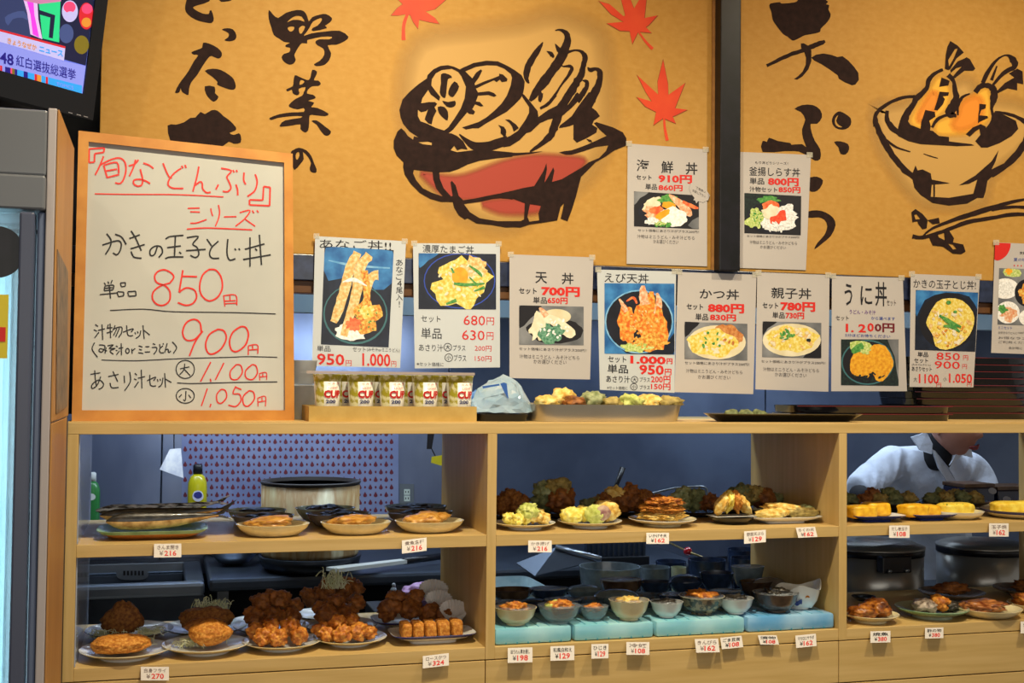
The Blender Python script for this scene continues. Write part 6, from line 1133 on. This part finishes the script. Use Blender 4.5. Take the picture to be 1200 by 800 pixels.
# worktop behind the middle and right bays
ZP = -.585
pt = empty('pass_worktop', (2.0, .75, FLOOR), 'dark steel worktop right behind the middle and right bays', 'worktop')
box('top', (PB+.06, .475, ZP-.03), (3.2, 1.05, ZP), m_std, pt, .004)
for x in (PB+.08, 1.95, 3.1): box('leg', (x, .52, FLOOR), (x+.04, .56, ZP-.031), m_st, pt); box('leg', (x, .98, FLOOR), (x+.04, 1.02, ZP-.031), m_st, pt)
ZPP = ZP+.0005
def kbowl(u, Y, r_px, vt, m, lab, kind='pot', name='kitchen_bowl', z=None):
    c = at(u, Y, z if z is not None else ZPP); r = r_px*mpp(c); h = P(u, vt, Y=Y).z-c.z; o = MB().lathe([(r*.6, 0), (r*.66, .006), (r*.9, h*.45), (r*.985, h*.9), (r, h), (r*.96, h), (r*.86, h*.45), (r*.55, .012), (0, .01)], c, 44).build(name, m, None, True); smooth_by_angle(o, .8); origin_to(o, c); tag(o, lab, 'bowl'); return o
kbowl(714, .66, 36, 663, DC['slate'], 'large grey green bowl on the worktop behind the middle bay'); kbowl(767, .70, 18, 664, DC['slate'], 'smaller grey green bowl right of the large one'); kbowl(795, .56, 9, 664, DC['celadon'], 'brown grey cup between the grey bowl and the black bowls', name='tea_cup')
kbowl(828, .62, 22, 655, DC['navy'], 'wide black glazed bowl below the red knob'); kbowl(786, .9, 18, 657, DC['navy'], 'black bowl at the back left of the wide black one'); kbowl(874, .60, 18, 653, DC['navy'], 'black glazed bowl beside the second divider'); kbowl(872, .86, 20, 643, DC['navy'], 'rearmost black bowl behind the one by the second divider')
o = boxed_tray('plastic_container', at(566, .62, ZPP).x, at(638, .62, ZPP).x, .56, .80, ZPP, .105, mat('frosted_plastic', '#a8c4cc', '#bfd6da', rough=.3, scale=40, alpha=.8), 'frosted clear plastic container behind the middle bay, left end', 'container', .03)
c = P(806, 646, Y=.74); o = empty('ladle', c, 'ladle handle ending in a shiny red ball above the black bowls', 'ladle'); blob('red_ball', c-Vector((0, 0, .013)), (.0135, .0135, .0135), mat('red_ball', '#b01420', rough=.15, coat=1), 1, 0, 1, 3, parent=None)
rb = bpy.data.objects['red_ball']; rb.parent = o; rb.location = (0, 0, -.013); MB().tube([P(785, 636, Y=.80), c, P(836, 658, Y=.66)], .0035, 8).build('rod', mat('rod_brass', '#8a7a50', metal=.7, rough=.3), o, True)
# sloping pan and burner grate behind
o = empty('range_grate', P(735, 690, Y=1.2), 'black slotted range grate far behind the middle bay', 'grate'); o.location.z = ZP
for k_i in range(12): a = P(688+k_i*6, 634, Y=1.2); b = P(688+k_i*6, 652, Y=1.2); box('bar', (a.x, 1.2, b.z), (a.x+.008, 1.23, a.z), m_std, o)
a = P(690, 653, Y=1.2); b = P(760, 668, Y=1.2); box('front_plate', (a.x, 1.19, b.z-.3), (b.x, 1.24, a.z), m_dk, o, .003)
a, b = P(652, 641, Y=.95), P(704, 655, Y=.85); o = MB().tube([a, b], .010, 8).build('steel_bar', m_st, None, True); origin_to(o, b); tag(o, 'sloping steel tray edge behind the middle bay', 'tray'); mesh('tray_sheet', [a, b, b+Vector((-.18, .1, -.06)), a+Vector((-.1, .1, -.06))]+[v-Vector((0, 0, .003)) for v in (a, b, b+Vector((-.18, .1, -.06)), a+Vector((-.1, .1, -.06)))], [(0, 1, 2, 3), (7, 6, 5, 4), (0, 4, 5, 1), (1, 5, 6, 2), (2, 6, 7, 3), (3, 7, 4, 0)], m_std, o)
o.name = 'sloping_tray'
# handles in the middle bay, upper
a, b = P(722, 569, Y=.75), P(730, 548, Y=.76); o = MB().tube([P(716, 596, Y=.74), a, b], [.006, .007, .009], 8).build('black_spatula', m_black, None, True); origin_to(o, a); tag(o, 'black handle rising behind the shrimp tempura pile', 'spatula')
p_ = [P(u, v, Y=.72) for u, v in ((764, 578), (790, 572), (815, 570), (826, 571), (829, 578), (829, 600))]; o = MB().tube(crom([tuple(q) for q in p_], 4), .0035, 8).build('rack_handle', m_st, None, True); origin_to(o, p_[-1]); tag(o, 'bent steel rack handle behind the green leaf tempura', 'rack')
# narrow shelf and dotted boxes behind the right bay
ps2 = box('narrow_shelf', (2*PB+.05, .476, -.29), (3.0, .72, -.272), m_std, None, .002); origin_to(ps2, (2.4, .6, -.29)); tag(ps2, 'narrow dark steel shelf just behind the right bay', 'shelf')
m_dot = mat('navy_lacquer', '#0c0f26', '#141a38', rough=.25, coat=.5, scale=10); m_lidb = mat('brown_lid', '#3a261a', '#57402c', rough=.35, scale=30)
for n_, (u0, u1, Y, v0) in enumerate(((1130, 1166, .58, 567), (1169, 1215, .58, 570))):
    a, b = at(u0, Y, -.27).x, at(u1, Y, -.27).x; zt2 = P(u0, v0, Y=Y).z; e = empty('dotted_box', ((a+b)/2, Y+.05, -.2715), ['left', 'right'][n_]+' navy lacquer box with grey dots behind the green flecked omelettes', 'box', 'dotted boxes')
    box('box_body', (a+.001, Y, -.2715), (b-.001, Y+.11, zt2-.012), m_dot, e, .004); box('lid', (a, Y-.002, zt2-.0118), (b, Y+.112, zt2), m_lidb, e, .002)
    sD = Surf((0, Y, 0), (1, 0, 0), (0, 0, 1)); k = Ink(sD, .001)
    for (x, y) in (((1143, 579), (1163, 575)) if n_ == 0 else ((1180, 585), (1199, 578))): k.ell(x, y, 5, 3.6, rot=.3)
    k.build('dot_print', mat('grey_dot', '#8a8688', rough=.4), e)['kind'] = 'stuff'
def pot(u, Y, r_px, vr, lab, band=True):
    c = at(u, Y, ZPP); r = r_px*mpp(c); h = P(u, vr, Y=Y).z-c.z; e = empty('stock_pot', c, lab, 'pot')
    MB().lathe([(r*.97, 0), (r, .006), (r, h*.8)], c, 56).build('pot_wall', mat('pot_steel', '#8c8a86', '#a09e98', rough=.28, metal=.7, scale=3, stretch=(1, 1, .1)), e, True)
    MB().lathe([(r*1.015, h*.8), (r*1.02, h*.88), (r*1.015, h*.9)], c, 56).build('black_band', m_black, e, True); MB().lathe([(r*1.03, h*.9), (r*1.03, h*.93), (r*.8, h*1.0), (r*.2, h*1.05), (0, h*1.05)], c, 56).build('pot_lid', MATS['pot_steel'], e, True)
    return e, c, r, h
e, c, r, h = pot(1022, .70, 58, 633, 'left large steel stock pot with a black band behind the right bay')
a = P(1045, 662, Y=c.y-r); box('handle_bracket', (a.x-.05, c.y-r-.03, a.z-.02), (a.x+.05, c.y-r+.005, a.z+.03), m_black, e, .004)
for du in (-.03, .03): MB().tube([(a.x+du, c.y-r-.031, a.z-.012), (a.x+du, c.y-r-.038, a.z-.012)], .006, 10).build('screw', m_st, e, True)
pot(1150, .70, 50, 633, 'right large steel stock pot below the green flecked omelettes')
# ================================================================ PERSON
def skin(name, J, Eg, m, parent=None, root=0, sub=2, smooth=True):
    me = bpy.data.meshes.new(name); me.from_pydata([tuple(j[0]) for j in J], Eg, []); o = bpy.data.objects.new(name, me); COL.objects.link(o)
    md = o.modifiers.new('skin', 'SKIN'); md.use_smooth_shade = True
    for i_, j in enumerate(J):
        rr = j[1]; me.skin_vertices[0].data[i_].radius = rr if isinstance(rr, tuple) else (rr, rr); me.skin_vertices[0].data[i_].use_root = (i_ == root)
    s2 = o.modifiers.new('sub', 'SUBSURF'); s2.levels = sub; s2.render_levels = sub
    dg = bpy.context.evaluated_depsgraph_get(); ev = bpy.data.meshes.new_from_object(o.evaluated_get(dg)); vs = [v.co.copy() for v in ev.vertices]; fs = [tuple(p.vertices) for p in ev.polygons]
    bpy.data.objects.remove(o); bpy.data.meshes.remove(me); bpy.data.meshes.remove(ev)
    return mesh(name, vs, fs, m, parent, True)
pe = empty('person', (at(1100, 1.28, FLOOR).x, 1.28, FLOOR), 'person in a white short-sleeved work coat over a black turtleneck, leaning over the kitchen worktop', 'person')
Q = lambda u, v, Y: P(u, v, Y=Y)
pelvis = Q(1100, 800, 1.34); waist = Q(1097, 700, 1.30); belly = Q(1096, 640, 1.27); chest = Q(1092, 583, 1.22); upper = Q(1090, 549, 1.19); nb = Q(1093, 530, 1.17)
lsh = Q(1046, 541, 1.19); larm = Q(1024, 560, 1.12); lel = Q(1004, 578, 1.06); rsh = Q(1140, 546, 1.22); rarm = Q(1152, 566, 1.2); rel = Q(1160, 596, 1.15)
m_coat = mat('white_work_coat', '#c3cde0', '#cfd8e8', rough=.8, scale=5, bump=.55, bscale=11, bdist=.03)
m_bk = mat('black_knit', '#0b0c12', '#14151c', rough=.85, scale=60); m_sk = mat('skin', '#b97f6a', '#c98f78', rough=.5, scale=12, sss=.1); m_tr = mat('dark_trousers', '#1b1e28', rough=.8)
coat = skin('work_coat', [(pelvis, (.16, .12)), (waist, (.15, .11)), (belly, (.15, .115)), (chest, (.155, .115)), (upper, (.125, .095)), (nb, (.062, .06)), (lsh, .066), (larm, .062), (lel, .062), (rsh, .066), (rarm, .062), (rel, .062)], [(0, 1), (1, 2), (2, 3), (3, 4), (4, 5), (4, 6), (6, 7), (7, 8), (4, 9), (9, 10), (10, 11)], m_coat, pe, sub=3)
for v in coat.data.vertices:
    w = v.co+pe.location; a = abs(noise.noise(Vector((w.x*8+w.z*4, w.z*3+w.x*3, w.y*3))))*.075+abs(noise.noise(Vector((w.x*18-w.z*8, w.z*5, 3))))*.03; v.co.y += a; v.co.x += a*.5
for nm, a0, b0, h0 in (('forearm_sleeve', lel, Q(1012, 600, .98), Q(1016, 586, .93)), ('forearm_sleeve', rel, Q(1162, 600, 1.05), Q(1158, 592, .99))):
    skin(nm, [(a0, .045), (a0.lerp(h0, .5), .038), (h0.lerp(a0, .18), .030)], [(0, 1), (1, 2)], m_bk, pe)
    hd = h0; dd = (h0-a0).normalized(); sd_ = dd.cross(Vector((0, 0, 1))).normalized(); J = [(h0.lerp(a0, .2), (.024, .018)), (h0+dd*.03, (.036, .016)), (h0+dd*.06, (.038, .015))]; Eg = [(0, 1), (1, 2)]
    skin('hand', J, Eg, m_sk, pe)
    for f_, (o_, L_) in enumerate(((-.027, .055), (-.009, .068), (.009, .064), (.027, .05))):
        b_ = h0+dd*.065+sd_*o_; skin('finger', [(b_, .0095), (b_+dd*L_*.45+Vector((0, 0, -.006)), .009), (b_+dd*L_*.8+Vector((0, 0, -.022)), .0075), (b_+dd*L_+Vector((0, 0, -.035)), .006)], [(0, 1), (1, 2), (2, 3)], m_sk, pe, sub=1)
    b_ = h0+dd*.02-sd_*.03; skin('thumb', [(b_, .011), (b_+dd*.03-sd_*.02+Vector((0, 0, -.008)), .010), (b_+dd*.055-sd_*.022+Vector((0, 0, -.02)), .0075)], [(0, 1), (1, 2)], m_sk, pe, sub=1)
hip = pelvis
for sx_ in (-1, 1):
    h1 = hip+Vector((sx_*.09, 0, -.02)); kn_ = Vector((h1.x+sx_*.02, h1.y-.02, FLOOR+.48)); an = Vector((h1.x+sx_*.02, h1.y+.03, FLOOR+.09)); skin('trouser_leg', [(h1, .095), (kn_, .062), (an, .05)], [(0, 1), (1, 2)], m_tr, pe); box('shoe', (an.x-.045, an.y-.17, FLOOR), (an.x+.045, an.y+.07, FLOOR+.08), m_black, pe, .02)
hc = Q(1119, 497, 1.05); neck_t = Q(1108, 515, 1.1)
skin('turtleneck', [(Q(1098, 552, 1.13), (.052, .04)), (Q(1097, 535, 1.12), (.058, .05)), (Q(1102, 522, 1.11), (.052, .05)), (Q(1109, 508, 1.10), (.050, .05))], [(0, 1), (1, 2), (2, 3)], m_bk, pe)
# head: one surface with jaw, chin, lips, nose; turned and tipped to the right
bm = bmesh.new(); bmesh.ops.create_uvsphere(bm, u_segments=48, v_segments=40, radius=1)
ax = Vector((0, 0, 1))
for v in bm.verts:
    d = v.co.copy(); x, y, z = d.x*.076, d.y*.096, d.z*.112
    jaw = max(0, -d.z); x *= 1-.38*jaw**1.6; y *= 1-.16*jaw
    if y < 0:
        fx = d.x
        g = lambda cx, cz, sx_, sz_: math.exp(-((fx-cx)/sx_)**2-((d.z-cz)/sz_)**2)
        y -= .022*g(0, -.08, .14, .16)+.008*g(0, .1, .1, .2)      # nose
        y -= .007*g(0, -.46, .28, .07)+.006*g(0, -.56, .24, .06)    # lips
        y += .004*g(0, -.51, .3, .025)
        y -= .010*g(0, -.86, .3, .13)                               # chin
        y += .010*(g(-.36, .12, .17, .1)+g(.36, .12, .17, .1))      # eye sockets
        y -= .005*(g(-.4, -.2, .25, .2)+g(.4, -.2, .25, .2))
    v.co = Vector((x, y, z))
Rh = Matrix.Rotation(-.16, 3, 'Y') @ Matrix.Rotation(.25, 3, 'Z') @ Matrix.Rotation(.30, 3, 'X')
bm.verts.index_update(); vs = [hc+Rh @ v.co for v in bm.verts]; fs = [[v.index for v in f.verts] for f in bm.faces]; bm.free(); mesh('head', vs, fs, m_sk, pe, True)
F3 = lambda x, y, z: hc+Rh @ Vector((x, y, z))
lips = MB(); lips.tube(crom([tuple(F3(x, y, z)) for x, y, z in ((-.024, -.0885, -.054), (-.010, -.0985, -.0505), (0, -.1, -.052), (.010, -.0985, -.0505), (.024, -.0885, -.054))], 4), [.0016]+[.0036]*15+[.0016], 8); lips.tube(crom([tuple(F3(x, y, z)) for x, y, z in ((-.022, -.087, -.056), (-.010, -.096, -.0605), (0, -.0975, -.062), (.010, -.096, -.0605), (.022, -.087, -.056))], 4), [.0016]+[.004]*15+[.0016], 8)
lips.build('lips', mat('lip_red', '#8a3636', rough=.4), pe, True)['kind'] = 'stuff'
for sx_ in (-1, 1):
    blob('ear', F3(sx_*.076, .005, -.03), (.008, .016, .028), m_sk, 2, .05, 2, 3, parent=pe); MB().lathe([(0, -.011), (.0085, -.007), (.0115, 0), (.0085, .007), (0, .011)], F3(sx_*.028, -.078, .013), 16).build('eye', mat('eye_white', '#d8d8d4', rough=.2), pe, True); MB().tube([F3(sx_*.014, -.094, .034), F3(sx_*.030, -.092, .038), F3(sx_*.046, -.08, .034)], .0022, 6).build('eyebrow', m_black, pe, True)
blob('hair', F3(0, .016, -.02), (.086, .098, .098), mat('dark_hair', '#120d0b', '#2a1e18', rough=.5, scale=80, stretch=(4, 4, .4)), 6, .05, 3, 4, rot=(0, -.3, 0), parent=pe)
# collar, lapels and placket
def flap(name, pp, Y, m, th=.004):
    s = Surf((0, Y, 0), (1, 0, 0), (0, -.12, 1)); s.n = s.n if s.n.dot(CAM-s.o) > 0 else -s.n
    vs = [P(u, v, Y=y) for u, v, y in pp]; n = len(vs); off = Vector((0, .006, 0)); return mesh(name, vs+[v+off for v in vs], [tuple(range(n)), tuple(range(n, 2*n))[::-1]]+[(i_, i_+n, (i_+1) % n+n, (i_+1) % n) for i_ in range(n)], m, pe)
flap('collar', [(1068, 512, 1.06), (1086, 506, 1.05), (1093, 520, 1.045), (1092, 532, 1.04), (1080, 528, 1.04), (1078, 527, 1.045)], 1.05, m_coat)
flap('collar', [(1130, 518, 1.05), (1138, 524, 1.07), (1140, 536, 1.07), (1128, 533, 1.05), (1113, 545, 1.04), (1122, 530, 1.045)], 1.05, m_coat)
flap('lapel', [(1092, 526, 1.045), (1096, 528, 1.045), (1112, 548, 1.045), (1122, 566, 1.06), (1126, 590, 1.085), (1118, 590, 1.085), (1112, 568, 1.06), (1100, 548, 1.045)], 1.05, m_coat)
